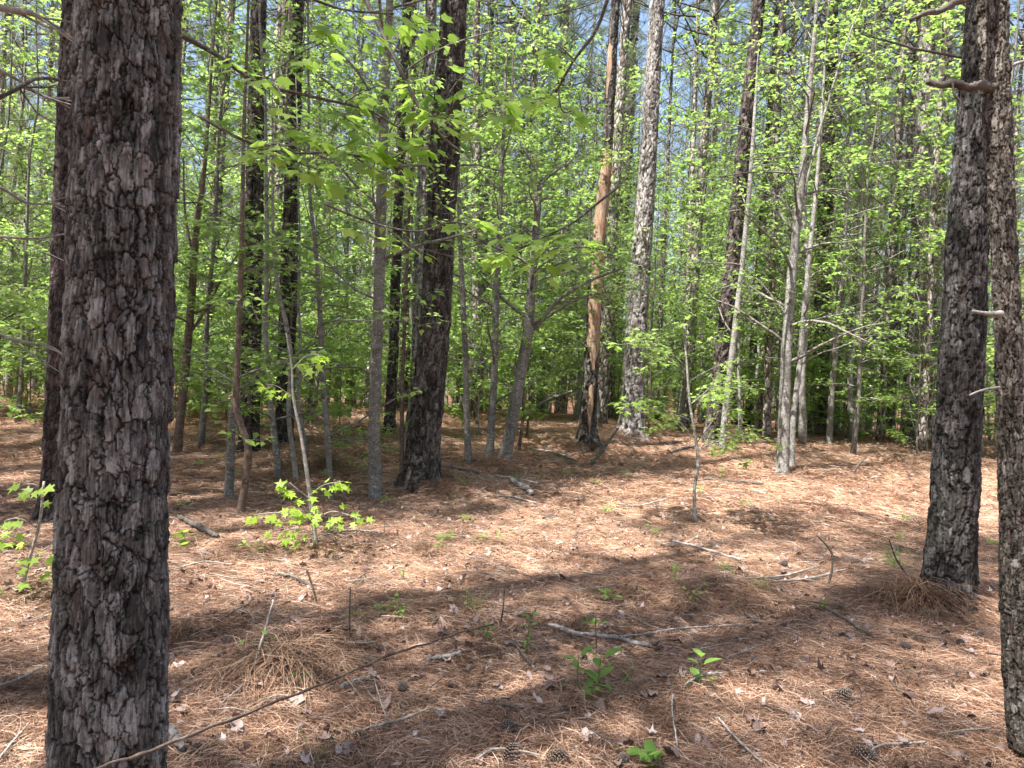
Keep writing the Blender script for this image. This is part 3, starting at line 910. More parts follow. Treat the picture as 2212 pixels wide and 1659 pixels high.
pine('huge dark pine trunk filling the left foreground, broad flaky bark plates',
     [(233, 1760, 266), (237, 1500, 260), (242, 1200, 254), (252, 900, 245), (262, 600, 243), (272, 300, 238), (282, 0, 234), (288, -200, 232)],
     (228, 1800), 'bark_big', .0029, 5, .84, amp=1.1, Y=2.25, crown=0, flare=.06)
pine('dark pine close behind the huge left trunk, showing along its left edge',
     [(133, 1125, 104), (139, 1000, 98), (145, 800, 94), (152, 600, 90), (159, 400, 88), (167, 200, 86), (176, 0, 82)], (133, 1125), 'bark_red_shaded', .011, 6, 1.1, crown=1)  # the darkened bark colour stands in for shade on this trunk
pine('big dark pine left of centre, base banked with brown needles',
     [(905, 1045, 78), (912, 990, 74), (925, 850, 70), (940, 700, 67), (948, 550, 66), (956, 400, 66), (968, 200, 62), (982, 0, 58)],
     (905, 1045), 'bark_mid', .0115, 7, 1.25, crown=2, stubs=5, flare=.34)
pine('thick grey pine at right, standing just behind the slim scaly trunk',
     [(2045, 1298, 124), (2058, 1150, 114), (2068, 950, 108), (2078, 750, 104), (2090, 500, 94), (2106, 250, 82), (2122, 0, 72)],
     (2045, 1298), 'bark_shaded', .0068, 8, 1.05, crown=3, stubs=3, flare=.24)

# the stripped snag: the bark is gone from a band of its trunk and the wood shows
def strip(zb, zt, a0, a1, seedx):
    def f(TH, Z, rad, lev, fur, rid):
        return rad, lev, fur, rid
    return f
snag_pts = [(1270, 962, 44), (1270, 900, 36), (1275, 840, 33), (1281, 700, 33), (1290, 560, 30), (1300, 450, 27), (1311, 330, 24), (1318, 200, 22), (1326, 60, 20), (1330, 0, 20)]
e, P, R = pine('standing dead pine with bark stripped away, bare tan wood showing', snag_pts, (1270, 962), 'bark_mid', .014, 9, 1.2, crown=None, ext=13, flare=.55, name='dead_pine')
def wood_patch(py0, py1, a_off, half, out=.006, seed=1, label=None):
    """the exposed wood: a shell of its own round part of the trunk, ragged at its edges"""
    C, RR = catmull(P, R, 400)
    Yd = P[0][1]
    zt = depth(1300, py0, Yd)[2]; zb = depth(1300, py1, Yd)[2]
    zs = np.arange(zb, zt, .02); r = np.random.default_rng(seed)
    tc = math.atan2(-P[0][1], -P[0][0]) + a_off
    n = 15; V = []
    w = half * (1 + .3 * (fbm(zs * 4, zs * 0, zs * 0, seed, 3) - .5) * 2) * np.clip(np.minimum((zs - zb) / .5, (zt - zs) / .08), .25, 1)
    sh = (fbm(zs * 2.2, zs * 0 + 4, zs * 0, seed + 4, 2) - .5) * .35
    for i, z in enumerate(zs):
        k = int(np.argmin(abs(C[:, 2] - z)))
        th = tc + sh[i] + np.linspace(-w[i], w[i], n)
        edge = 1 - np.abs(np.linspace(-1, 1, n)) ** 6
        rr = RR[k] + (out + .012) * edge - .012 + .010 * (fbm(np.cos(th) * 5, np.sin(th) * 5, th * 0 + z * .35, 77, 3) - .5) * edge
        V.append(np.stack([C[k, 0] - P[0][0] + np.cos(th) * rr, C[k, 1] - P[0][1] + np.sin(th) * rr, np.full(n, z - P[0][2])], -1))
    V = np.vstack(V); k = len(zs)
    i = np.arange(k - 1)[:, None] * n; j = np.arange(n - 1)[None]
    F = np.stack([i + j, i + j + 1, i + n + j + 1, i + n + j], -1).reshape(-1, 4)
    o = link('bare_wood', np_mesh('bare_wood', V, F, None, M['wood'], True), e)
    if label: o['label'] = label
wood_patch(322, 560, 0, 2.0, .010, 1, 'pale tan wood stripped clean of bark')
wood_patch(540, 800, .35, 1.25, .018, 2, 'orange brown strip of bare wood')
wood_patch(830, 950, .2, .36, .03, 3, 'orange split of bare wood near the foot')
wood_patch(95, 215, -.6, .8, .012, 4, 'narrow tan scar high on the trunk')

pine('tall pale sunlit pine right of the stripped dead pine, with branches forking up',
     [(1362, 942, 60), (1368, 850, 50), (1376, 700, 46), (1386, 550, 42), (1398, 380, 38), (1408, 200, 35), (1420, 0, 32)], (1362, 942), 'bark_light', .017, 10, 1.5, crown=0, stubs=7)
pine('dark leaning pine with reddish bark right of the pale sunlit pine',
     [(1536, 962, 40), (1550, 850, 37), (1566, 720, 36), (1582, 560, 34), (1598, 400, 32), (1616, 220, 30), (1640, 0, 27)], (1536, 962), 'bark_red_shaded', .015, 11, 1.3, crown=1, stubs=6)
pine('grey pine behind the smooth pale hardwood',
     [(1766, 938, 44), (1772, 800, 38), (1778, 600, 36), (1784, 400, 33), (1790, 200, 30), (1797, 0, 28)], (1766, 938), 'bark_mid', .018, 12, 1.4, crown=2, stubs=5)
pine('light grey pine standing left of the thick right pine',
     [(1966, 952, 46), (1972, 800, 42), (1982, 600, 41), (1990, 400, 38), (1998, 200, 36), (2008, 0, 33)], (1966, 952), 'bark_light', .017, 13, 1.3, crown=3, stubs=5)
pine('slim flaky pine between the light grey pine and the thick right pine',
     [(2008, 952, 22), (2016, 800, 20), (2026, 600, 19), (2036, 400, 17), (2046, 200, 16), (2056, 0, 15)], (2008, 952), 'bark_light', .016, 14, .9, crown=0, stubs=4)
pine('dark pine behind the stripped dead pine, close at its right side',
     [(1318, 900, 36), (1325, 800, 33), (1336, 600, 30), (1350, 400, 27), (1362, 200, 24), (1374, 0, 22)], (1318, 900), 'bark_mid', .02, 15, 1.5, crown=1, stubs=5)
pine('nearly black pine behind the crooked brown sapling at left',
     [(538, 960, 46), (541, 800, 44), (546, 600, 42), (550, 400, 40), (554, 200, 37), (560, 0, 34)], (538, 975), 'bark_red_shaded', .016, 16, 1.3, crown=2, stubs=5)
pine('dark straight pine hung with small leaves, left of the grey smooth trunk',
     [(612, 950, 42), (618, 800, 40), (624, 600, 38), (630, 400, 34), (636, 200, 32), (642, 0, 30)], (612, 955), 'bark_red_shaded', .017, 17, 1.3, crown=3, stubs=5)
pine('pale pine half hidden behind the left side of the big dark pine',
     [(892, 935, 34), (902, 800, 31), (908, 600, 29), (916, 400, 27), (924, 200, 25), (932, 0, 24)], (892, 935), 'bark_light', .019, 18, 1.3, crown=0, stubs=4)
pine('narrow dark pine between the grey smooth trunk and the big dark pine',
     [(840, 930, 24), (848, 800, 23), (855, 600, 22), (862, 400, 21), (870, 200, 19), (880, 0, 18)], (840, 935), 'bark_red_shaded', .019, 19, 1.1, crown=1, stubs=4)
pine('dim pine trunk in shade right of the leaning reddish pine',
     [(1620, 925, 26), (1630, 780, 25), (1642, 600, 24), (1656, 400, 22), (1670, 200, 20), (1684, 0, 18)], (1620, 928), 'bark_mid', .02, 20, 1.3, crown=2, stubs=4)
pine('straight grey pine far back between the two slim right hand hardwoods',
     [(1848, 920, 30), (1856, 780, 28), (1866, 600, 26), (1876, 400, 25), (1886, 200, 23), (1896, 0, 21)], (1852, 928), 'bark_mid', .02, 21, 1.3, crown=3, stubs=4)

# slim scaly trunk at the right edge
e25, P25, R25 = pine('slim gnarled trunk with curling scaly bark at the right edge, stubby broken limbs',
     [(2226, 1760, 84), (2215, 1600, 82), (2198, 1350, 80), (2192, 1106, 72), (2182, 850, 64), (2172, 600, 60), (2160, 380, 62), (2152, 200, 68), (2143, 0, 68), (2140, -150, 68)],
     (2226, 1800), 'cherry', .0034, 22, .5, 'pine', amp=1.25, Y=3.05, crown=None, ext=8.5, flare=.05, name='scaly_hardwood')
def limb_px(parent, origin, pts, Y, mat, sides=7, name='branch', wob=.1, seed=0):
    """limb traced through photo positions at given distances"""
    Pp = []; Rr = []
    for i, t in enumerate(pts):
        px, py, w = t[:3]; yy = t[3] if len(t) > 3 else Y
        q = depth(px, py, yy); Pp.append(q - origin); Rr.append(w / 2 / FPX * yy)
    C, RR = catmull(Pp, Rr, max(8, len(pts) * 5))
    tb = Tubes(); tb.add(C, RR, sides, wob, seed)
    return link(name, tb.mesh(name, M[mat]), parent), C
o25 = np.array(e25.location)
limb_px(e25, o25, [(2150, 192, 24), (2118, 184, 20), (2092, 190, 17), (2062, 180, 19), (2034, 184, 14), (2002, 176, 12)], 3.02, 'cherry' if False else 'twig_dark', 8, 'broken_branch', .22, 3)
limb_px(e25, o25, [(2150, -70, 22, 3.0), (2100, -12, 17, 2.9), (2060, 6, 16, 2.87), (2030, 24, 13, 2.85), (2000, 28, 12, 2.8), (1965, 44, 7, 2.8)], 2.9, 'twig_dark', 8, 'broken_branch', .18, 4)
limb_px(e25, o25, [(1985, 30, 8), (1984, 50, 9), (1988, 68, 5)], 2.8, 'twig_dark', 6, 'branch_stub', .1, 4)
limb_px(e25, o25, [(2165, 677, 14), (2135, 678, 10), (2100, 672, 6)], 3.0, 'stick', 6, 'branch_stub', .1, 5)
limb_px(e25, o25, [(2160, 836, 6), (2135, 840, 6), (2112, 846, 5), (2094, 854, 4)], 2.95, 'twig', 5, 'twig', .05, 6)
limb_px(e25, o25, [(2058, 180, 5), (2062, 205, 5), (2075, 222, 6), (2070, 250, 3)], 3.0, 'twig_dark', 5, 'twig', .05, 6)
limb_px(e25, o25, [(2165, 150, 10), (2195, 138, 8), (2240, 125, 6)], 3.05, 'twig', 5, 'twig', .05, 7)

# ------------------------------------------------------------------ hardwoods and saplings traced one by one
def hardwood(label, pts, base_px, mat, limbs, nb, start, maxlen, seed, ext=None, name='hardwood_tree', cat='tree', res_sides=14, lsize=.065, nl=5, nt=6, density=1.0, leafmat='leaf', tpl=TRI, Y=None, minlen=.35, azfn=None):
    P, R, g = tree_points(pts, base_px, ext, Y, .3)
    C, RR = catmull(P, R, 70)
    RR = RR * (1 + .25 * np.exp(-np.maximum(C[:, 2] - g, 0) / .1))
    org = P[0].copy(); e = empty(name, org, label, cat)
    tb = Tubes(); tb.add(C - org, RR, res_sides, .05, seed)
    link('trunk', tb.mesh('trunk', M[mat]), e)
    tbb = Tubes(); L = ([], [], [], [])
    for li in limbs:
        Pp = [depth(t[0], t[1], org[1] + (t[3] if len(t) > 3 else 0)) - org for t in li]; Rr = [t[2] * .66 / 2 / FPX * org[1] for t in li]
        c, r_ = catmull(Pp, Rr, max(8, 6 * len(li)))
        lt = Tubes(); lt.add(c, r_, 7, .07, seed + 3); link('limb', lt.mesh('limb', M[mat]), e)
        r = np.random.default_rng(seed + len(li))
        k = len(c)
        for q in range(2, k, 2):
            d = c[min(q + 1, k - 1)] - c[q - 1]; az = math.atan2(d[1], d[0]) + (1 if q % 4 else -1) * (.6 + r.random() * .5)
            limb(r, tbb, c[q], az, .25 + r.normal() * .2, maxlen * (.3 + .3 * r.random()), .004, L, 3, lsize, nl, 3, .2, density)
    if nb:
        st = C - org
        g2, L2 = grow(seed + 9, st, RR, nb, start, maxlen, lsize, nl, nt, .5, density, tbb, minlen, azfn)
        for a, b in zip(L, L2): a.extend(b)
    if tbb.n: link('branches', tbb.mesh('branches', M['bark_sap']), e)
    if L[0]: link('foliage', leaf_mesh('foliage', tpl, L, M[leafmat], np.random.default_rng(seed)), e)
    return e

hardwood('pale smooth barked hardwood forking high, right of centre',
    [(1690, 1022, 30), (1694, 900, 27), (1699, 760, 25), (1708, 620, 22), (1722, 480, 19), (1738, 320, 15), (1750, 180, 12), (1762, 40, 9)], (1690, 1022), 'bark_grey',
    [[(1714, 500, 14), (1740, 400, 11), (1765, 300, 9), (1795, 200, 8), (1830, 90, 6), (1870, -20, 5)],
     [(1703, 722, 7), (1716, 705, 6), (1760, 690, 5, .3), (1840, 676, 4, .5), (1950, 668, 2, .6)],
     [(1702, 690, 6), (1680, 655, 5), (1630, 600, 4), (1600, 610, 3), (1560, 622, 2)],
     [(1718, 480, 5), (1690, 432, 4), (1640, 408, 3), (1560, 400, 2)]], 24, .25, 2.1, 31, ext=10, nl=4)
hardwood('slender pale stem leaning beside the pale smooth hardwood',
    [(1710, 1010, 14), (1714, 900, 13), (1726, 800, 13), (1738, 660, 12), (1752, 520, 11), (1764, 400, 9), (1775, 250, 7)], (1710, 1012), 'bark_beech', [], 18, .3, 1.5, 32, ext=7.5)
hardwood('smooth grey trunk left of the big dark pine, at the edge of the thicket',
    [(812, 1080, 30), (808, 950, 27), (812, 800, 25), (818, 650, 24), (822, 480, 25), (828, 300, 21), (834, 150, 19), (842, 0, 16)], (812, 1082), 'bark_sap',
    [[(820, 650, 8), (760, 620, 6), (700, 560, 5), (640, 520, 4)],
     [(830, 270, 9), (800, 200, 7), (760, 140, 6), (720, 100, 5)],
     [(822, 480, 6), (870, 520, 5), (940, 545, 4), (1010, 560, 3)],
     [(828, 500, 7), (806, 420, 6), (812, 340, 6), (850, 270, 5), (870, 200, 4)]], 16, .4, 1.8, 33, ext=9, nl=4)
hardwood('dark crooked hardwood with a long limb reaching right, centre',
    [(1092, 995, 28), (1112, 880, 25), (1130, 780, 24), (1142, 700, 24), (1150, 600, 18), (1158, 500, 16), (1166, 400, 14)], (1090, 997), 'bark_sap',
    [[(1140, 725, 18), (1165, 700, 15), (1200, 655, 13), (1240, 625, 11), (1290, 600, 9), (1350, 578, 6)],
     [(1195, 660, 9), (1240, 645, 7), (1290, 635, 5), (1340, 628, 4)],
     [(1150, 610, 7), (1210, 592, 6), (1270, 575, 5), (1330, 548, 4)],
     [(1166, 400, 11), (1148, 350, 9), (1122, 300, 8), (1108, 200, 7), (1112, 100, 6), (1140, 0, 4)],
     [(1166, 400, 10), (1200, 370, 7), (1240, 340, 6), (1262, 280, 5), (1250, 200, 4)]], 9, .55, 1.5, 34, nl=4)
hardwood('left stem of a leaning pair beside the dark crooked hardwood',
    [(1058, 990, 18), (1062, 900, 17), (1068, 800, 16), (1072, 650, 14), (1078, 500, 11)], (1058, 992), 'bark_sap', [], 16, .3, 1.3, 35, ext=6.5)
hardwood('grey slim sapling standing right of the big dark pine',
    [(1012, 1000, 16), (1008, 900, 14), (1006, 780, 13), (1000, 650, 12), (994, 520, 10), (990, 380, 8)], (1012, 1000), 'bark_sap', [], 16, .3, 1.3, 36, ext=6.5)
hardwood('crooked brown sapling with a bowed base at left',
    [(520, 1108, 18), (530, 1040, 17), (536, 970, 17), (520, 915, 16), (510, 870, 15), (514, 760, 13), (520, 600, 12), (524, 430, 10), (528, 250, 8)], (520, 1110), 'bark_brown', [], 12, .45, 1.3, 37, ext=6.5)
hardwood('stout grey sapling stub close left of the crooked brown sapling',
    [(494, 1075, 22), (497, 1000, 20), (500, 920, 18), (508, 850, 14), (512, 780, 10)], (494, 1078), 'bark_sap', [], 7, .6, .8, 38)
hardwood('slim speckled sapling standing behind the yellow leaved seedling',
    [(714, 1085, 15), (711, 1000, 14), (704, 900, 13), (696, 780, 12), (690, 650, 11), (680, 520, 9), (668, 400, 7)], (714, 1085), 'bark_sap', [], 18, .25, 1.5, 39, ext=6.5)
hardwood('thin dark stem in front of the left side of the big dark pine',
    [(868, 1050, 11), (868, 950, 10), (870, 800, 9), (876, 650, 8), (884, 450, 6)], (868, 1050), 'bark_brown', [], 10, .4, 1.0, 40, ext=5)
hardwood('slim grey hardwood right of the leaning reddish pine',
    [(1560, 972, 16), (1568, 880, 15), (1582, 760, 14), (1600, 600, 12), (1618, 420, 10), (1630, 250, 8)], (1560, 974), 'bark_beech', [], 18, .3, 1.5, 41, ext=7.5)
hardwood('straight slim stem in the gap right of the grey pine',
    [(1790, 962, 15), (1796, 860, 14), (1806, 740, 13), (1818, 600, 12), (1830, 420, 9)], (1790, 964), 'bark_sap', [], 16, .35, 1.4, 42, ext=7)
hardwood('pale bent stem leaning right, midway between the grey pine and the light grey pine',
    [(1838, 942, 15), (1846, 850, 14), (1860, 720, 13), (1874, 600, 11), (1880, 480, 8)], (1838, 944), 'bark_beech',
    [[(1846, 860, 5), (1860, 780, 5), (1862, 700, 4)]], 16, .35, 1.4, 43, ext=6.5)
hardwood('dark forked hardwood seen just right of the huge left trunk',
    [(382, 980, 22), (392, 880, 20), (404, 760, 19), (414, 640, 18), (424, 500, 15), (440, 380, 10)], (382, 984), 'bark_brown',
    [[(410, 720, 11), (450, 660, 9), (480, 600, 7), (520, 540, 5)], [(418, 560, 8), (400, 460, 7), (396, 340, 5)]], 16, .3, 1.7, 44, ext=7)
hardwood('young sapling with sinuous pale stem in the open needles right of centre',
    [(1502, 1132, 7.5), (1500, 1060, 7), (1508, 1000, 7), (1500, 930, 6.5), (1490, 870, 6), (1484, 790, 5), (1478, 700, 4)], (1502, 1134), 'bark_beech',
    [[(1506, 975, 3), (1545, 955, 3), (1600, 945, 2)], [(1490, 875, 3), (1520, 850, 3), (1545, 825, 2)], [(1500, 945, 3), (1460, 905, 3), (1420, 880, 2)],
     [(1484, 800, 3), (1440, 770, 3), (1400, 735, 2)]], 6, .5, .7, 45, lsize=.065, nl=4, tpl=STAR, minlen=.2)
hardwood('slender sapling at left whose pale limbs sweep out over the shade',
    [(622, 1010, 12), (624, 900, 11), (628, 780, 11), (618, 700, 10), (600, 620, 8), (590, 520, 7)], (640, 1040), 'twig',
    [[(626, 850, 6), (590, 845, 5), (540, 850, 4), (470, 870, 3)], [(628, 780, 6), (570, 785, 5), (500, 830, 4), (430, 800, 3)],
     [(632, 900, 6), (680, 935, 5), (740, 950, 4), (800, 945, 3)]], 12, .3, 1.2, 46, lsize=.06, ext=5)

# bright yellow green seedling whose leaves are parts one can pick out
LEAFM = {}
def leaf_part_mesh(key, tpl, mat, tint):
    k = (key, round(tint, 1))
    if k not in LEAFM:
        LEAFM[k] = np_mesh('leaf', tpl[0], None, tpl[1], M[mat], True, {'tint': np.full(len(tpl[0]), tint)})
    return LEAFM[k]

def leaf_object(parent, pos, d, n, size, key, tpl, mat, tint):
    o = link('leaf', leaf_part_mesh(key, tpl, mat, tint), parent)
    d = Vector(d).normalized(); n = Vector(n).normalized()
    a = d.cross(n).normalized(); nn = a.cross(d)
    o.matrix_local = Matrix.Translation(Vector(pos)) @ Matrix((a, d, nn)).transposed().to_4x4() @ Matrix.Scale(size, 4)
    return o

def leafy_spray(label, name, cat, stem, branches, Y0, mat_b, key, tpl, mat, size, seed, nper, base=None, droop=.4, spread=.03, face=0.25):
    """stem and branches as (px, py, w, dist) lists; each branch carries leaf objects"""
    r = np.random.default_rng(seed)
    p0 = depth(stem[0][0], stem[0][1], stem[0][3]) if base is None else base
    e = empty(name, p0, label, cat)
    def tr(li, nm, sides=6):
        Pp = [depth(t[0], t[1], t[3]) - p0 for t in li]; Rr = [t[2] / 2 / FPX * t[3] for t in li]
        c, rr = catmull(Pp, Rr, max(10, 6 * len(li)))
        tb = Tubes(); tb.add(c, rr, sides, .06, seed); link(nm, tb.mesh(nm, M[mat_b]), e)
        return c
    tr(stem, 'stem')
    for b in branches:
        c = tr(b, 'branch', 5); k = len(c)
        for i in range(nper):
            t = .2 + .8 * (i + r.random() * .7) / nper
            q = c[min(int(t * (k - 1)), k - 1)]
            dd = c[-1] - c[0]; az = math.atan2(dd[1], dd[0]) + (1 if i % 2 else -1) * (.5 + r.random() * 1.0)
            d = np.array([math.cos(az), math.sin(az), -droop + r.normal() * .3])
            n = np.array([r.normal() * .35 + .05, r.normal() * .35 - face, 1.0])
            p = q + d / np.linalg.norm(d) * spread * (.6 + r.random())
            leaf_object(e, p, d, n, size * (.6 + .6 * r.random()), key, tpl, mat, round(r.random(), 1))
    return e

# the seedling, about 6 m away
Ys = at(684, 1188)[1]
leafy_spray('thin seedling with bright yellow green star leaves at left centre', 'seedling', 'seedling',
    [(684, 1188, 10, Ys), (672, 1090, 9, Ys), (660, 1000, 9, Ys), (650, 940, 7, Ys), (634, 860, 6, Ys), (630, 790, 4, Ys), (618, 720, 2, Ys)],
    [[(634, 860, 2, Ys), (600, 835, 2, Ys), (575, 830, 1.5, Ys)], [(630, 800, 2, Ys), (660, 770, 2, Ys), (690, 765, 1.5, Ys)]] +
    [[(676, 1120, 3, Ys), (640, 1112, 3, Ys - .1), (590, 1108, 3, Ys - .15), (550, 1112, 2, Ys - .2)],
     [(672, 1080, 3, Ys), (640, 1055, 3, Ys - .1), (625, 1042, 2, Ys - .1)],
     [(670, 1070, 3, Ys), (700, 1048, 3, Ys - .1), (742, 1040, 2, Ys - .1)],
     [(678, 1125, 3, Ys), (720, 1105, 3, Ys - .1), (780, 1122, 2, Ys - .2)],
     [(678, 1115, 3, Ys), (660, 1098, 3, Ys - .3), (650, 1092, 2, Ys - .4)],
     [(682, 1150, 2, Ys), (640, 1142, 2, Ys - .1), (600, 1150, 2, Ys - .2)]], Ys, 'twig', 'yellow', STAR, 'leaf_yellow', .088, 50, 15, base=at(684, 1188), spread=.07, face=1.1)

# branch with broad drooping leaves hanging into the upper centre, a few metres away
def hanging(label, seed, stem, branches, size=.115, nper=9, mat='leaf_near'):
    nper = int(nper * 2.1); size *= .84
    return leafy_spray(label, 'leafy_branch', 'branch', stem, branches, 0, 'twig_dark', 'broad', MAPLE, mat, size, seed, nper, droop=.55, spread=.05)
hanging('broad bright leaves on a branch in front of the upper big dark pine', 51,
    [(760, -60, 12, 3.9), (830, 80, 9, 3.7), (905, 230, 8, 3.6), (960, 300, 7, 3.6), (1000, 330, 5, 3.6)],
    [[(930, 270, 4, 3.6), (960, 220, 4, 3.5), (985, 180, 3, 3.5), (1010, 160, 2, 3.5)],
     [(940, 285, 4, 3.6), (1000, 215, 4, 3.4), (1060, 200, 3, 3.4), (1120, 190, 2, 3.4)],
     [(930, 260, 4, 3.6), (915, 210, 3, 3.5), (905, 170, 2, 3.5)],
     [(960, 300, 4, 3.6), (1010, 270, 3, 3.5), (1060, 240, 3, 3.4), (1100, 250, 2, 3.4)],
     [(905, 230, 4, 3.6), (930, 250, 3, 3.3), (960, 245, 2, 3.2)]], .105, 10)
hanging('loose spray of leaves at top between the big pine and the stripped pine', 52,
    [(1330, -60, 10, 3.8), (1290, 60, 8, 3.9), (1240, 130, 6, 3.9), (1200, 200, 5, 4.0)],
    [[(1240, 130, 4, 3.9), (1215, 105, 3, 3.9), (1190, 90, 2, 3.9)], [(1215, 180, 4, 3.9), (1180, 210, 3, 3.9), (1150, 215, 2, 3.9)],
     [(1205, 195, 4, 4.0), (1215, 240, 3, 3.9), (1235, 240, 2, 3.9)]], .11, 5)
hanging('long leafy branch sweeping across the upper left, right of the huge trunk', 53,
    [(380, 70, 12, 3.2), (470, 120, 9, 3.3), (560, 180, 8, 3.4), (680, 210, 7, 3.5), (800, 240, 5, 3.6), (880, 290, 4, 3.6)],
    [[(470, 120, 4, 3.3), (510, 160, 3, 3.3), (570, 160, 2, 3.3)], [(560, 180, 4, 3.4), (640, 120, 3, 3.4), (700, 90, 2, 3.4)],
     [(600, 190, 4, 3.4), (640, 270, 3, 3.3), (680, 300, 2, 3.3)], [(700, 215, 4, 3.5), (740, 250, 3, 3.4), (800, 290, 2, 3.4)],
     [(800, 240, 4, 3.6), (840, 290, 3, 3.5), (900, 310, 2, 3.5)], [(740, 225, 4, 3.5), (780, 200, 3, 3.5), (830, 180, 2, 3.5)]], .11, 7)
hanging('low sweep of pale broad leaves left of the big dark pine', 54,
    [(430, 250, 9, 3.4), (520, 300, 7, 3.4), (620, 330, 6, 3.5), (730, 330, 5, 3.5), (830, 350, 4, 3.6)],
    [[(500, 290, 4, 3.4), (540, 320, 3, 3.3), (600, 310, 2, 3.3)], [(600, 325, 4, 3.4), (640, 350, 3, 3.3), (700, 370, 2, 3.3)],
     [(700, 330, 4, 3.5), (760, 310, 3, 3.4), (820, 320, 2, 3.4)], [(760, 335, 4, 3.5), (810, 370, 3, 3.4), (860, 410, 2, 3.4)],
     [(830, 350, 4, 3.6), (870, 330, 3, 3.5), (920, 300, 2, 3.5)]], .12, 7)
hanging('drooping leaves on a twig crossing the big dark pine halfway up', 55,
    [(700, 440, 6, 3.9), (800, 480, 5, 3.9), (900, 500, 4, 3.9), (980, 480, 4, 3.9), (1060, 500, 3, 3.9)],
    [[(760, 465, 3, 3.9), (790, 505, 2, 3.8), (830, 520, 2, 3.8)], [(830, 488, 3, 3.9), (870, 520, 2, 3.8), (910, 545, 2, 3.8)],
     [(950, 485, 3, 3.9), (985, 470, 2, 3.8), (1020, 475, 2, 3.8)]], .115, 4)
hanging('fan of pale green leaves hanging left of the stripped pine', 56,
    [(1340, 400, 6, 4.0), (1290, 440, 5, 4.0), (1240, 480, 4, 4.0), (1180, 510, 4, 4.0), (1100, 550, 3, 4.0)],
    [[(1240, 480, 3, 4), (1200, 520, 2, 3.9), (1150, 570, 2, 3.9)], [(1220, 490, 3, 4), (1250, 520, 2, 3.9), (1230, 545, 2, 3.9)],
     [(1180, 510, 3, 4), (1130, 500, 2, 3.9), (1090, 510, 2, 3.9)], [(1190, 505, 3, 4), (1185, 550, 2, 3.9), (1180, 590, 2, 3.9)],
     [(1140, 530, 3, 4), (1090, 545, 2, 3.9), (1050, 565, 2, 3.9)]], .115, 6)
hanging('leaves dangling at the top edge over the smooth grey trunk', 57,
    [(560, -80, 9, 3.0), (640, -20, 7, 3.1), (740, 20, 5, 3.2), (850, 30, 4, 3.3)],
    [[(640, -20, 3, 3.1), (680, 40, 2, 3.1), (720, 60, 2, 3.1)], [(740, 20, 3, 3.2), (790, 60, 2, 3.2), (830, 90, 2, 3.2)],
     [(800, 26, 3, 3.2), (860, 20, 2, 3.3), (900, 10, 2, 3.3)], [(820, 28, 3, 3.2), (900, 50, 2, 3.3), (960, 40, 2, 3.3)]], .1, 6)

# sweetgum sprays at the far left, low
Yl = at(60, 1290)[1]
leafy_spray('shrubby star leaved seedling at the left edge beside the huge trunk', 'seedling', 'seedling',
    [(40, 1300, 8, Yl), (60, 1220, 7, Yl), (85, 1130, 6, Yl), (95, 1040, 5, Yl)],
    [[(60, 1220, 3, Yl), (85, 1195, 3, Yl - .1), (105, 1180, 2, Yl - .15)], [(70, 1180, 3, Yl), (30, 1160, 3, Yl), (-20, 1140, 2, Yl)],
     [(90, 1080, 3, Yl), (80, 1050, 3, Yl - .1), (60, 1045, 2, Yl - .1)], [(80, 1140, 3, Yl), (40, 1120, 3, Yl - .1), (10, 1125, 2, Yl - .1)],
     [(50, 1250, 3, Yl), (90, 1235, 3, Yl), (110, 1215, 2, Yl)], [(45, 1280, 3, Yl), (20, 1270, 3, Yl), (0, 1285, 2, Yl)]], Yl, 'twig', 'star', STAR, 'leaf_near', .095, 58, 8, base=at(40, 1300), spread=.06, face=.9)

# bare limbs at the upper left edge
def bare_branch(label, li, mat='twig', seed=0, sub=5):
    p0 = depth(li[0][0], li[0][1], li[0][3]); e = None
    Pp = [depth(t[0], t[1], t[3]) - p0 for t in li]; Rr = [t[2] / 2 / FPX * t[3] for t in li]
    c, rr = catmull(Pp, Rr, 8 * len(li)); r = np.random.default_rng(seed)
    tb = Tubes(); tb.add(c, rr, 7, .08, seed)
    for i in range(sub):
        k = int((.2 + .7 * r.random()) * len(c)); d = r.normal(size=3) * .5 + (c[-1] - c[0]) / np.linalg.norm(c[-1] - c[0])
        l = .12 + .3 * r.random(); m = c[k] + d * l * .5; q = m + (d + r.normal(size=3) * .3) * l * .5
        tb.add([c[k], m, q], [rr[k] * .5, rr[k] * .35, .0015], 4)
    o = link('bare_branch', tb.mesh('bare_branch', M[mat]), None, p0)
    return tag(o, label, 'branch')
bare_branch('pale bare branch reaching in at the top left corner', [(-60, 0, 16, 3.2), (20, 20, 14, 3.2), (70, 30, 11, 3.2), (115, 55, 9, 3.3), (160, 85, 6, 3.4)], 'twig', 1, 3)
bare_branch('dark arching bare branch below the top left corner', [(-60, 240, 11, 3.4), (30, 195, 9, 3.4), (80, 170, 8, 3.5), (130, 172, 6, 3.6)], 'twig_dark', 2, 4)
bare_branch('thin bare branch crossing in front of the second pine high at left', [(-60, 100, 7, 3.4), (0, 150, 7, 3.4), (60, 185, 6, 3.5), (100, 210, 6, 3.5), (150, 212, 4, 3.6)], 'twig', 3, 5)
bare_branch('curved bare twig at the left edge at two fifths of the height', [(-50, 380, 8, 3.4), (10, 410, 7, 3.4), (60, 438, 6, 3.5), (130, 440, 4, 3.6)], 'twig', 4, 3)
bare_branch('level bare twig at the left edge just above half height', [(-60, 505, 6, 3.4), (10, 512, 6, 3.4), (80, 515, 5, 3.5), (140, 505, 3, 3.6)], 'twig', 5, 2)
bare_branch('pale crooked twig against the left trunk edge below half height', [(-60, 700, 8, 3.2), (20, 730, 7, 3.2), (70, 742, 6, 3.3), (110, 750, 6, 3.4), (134, 766, 4, 3.5)], 'twig', 6, 2)

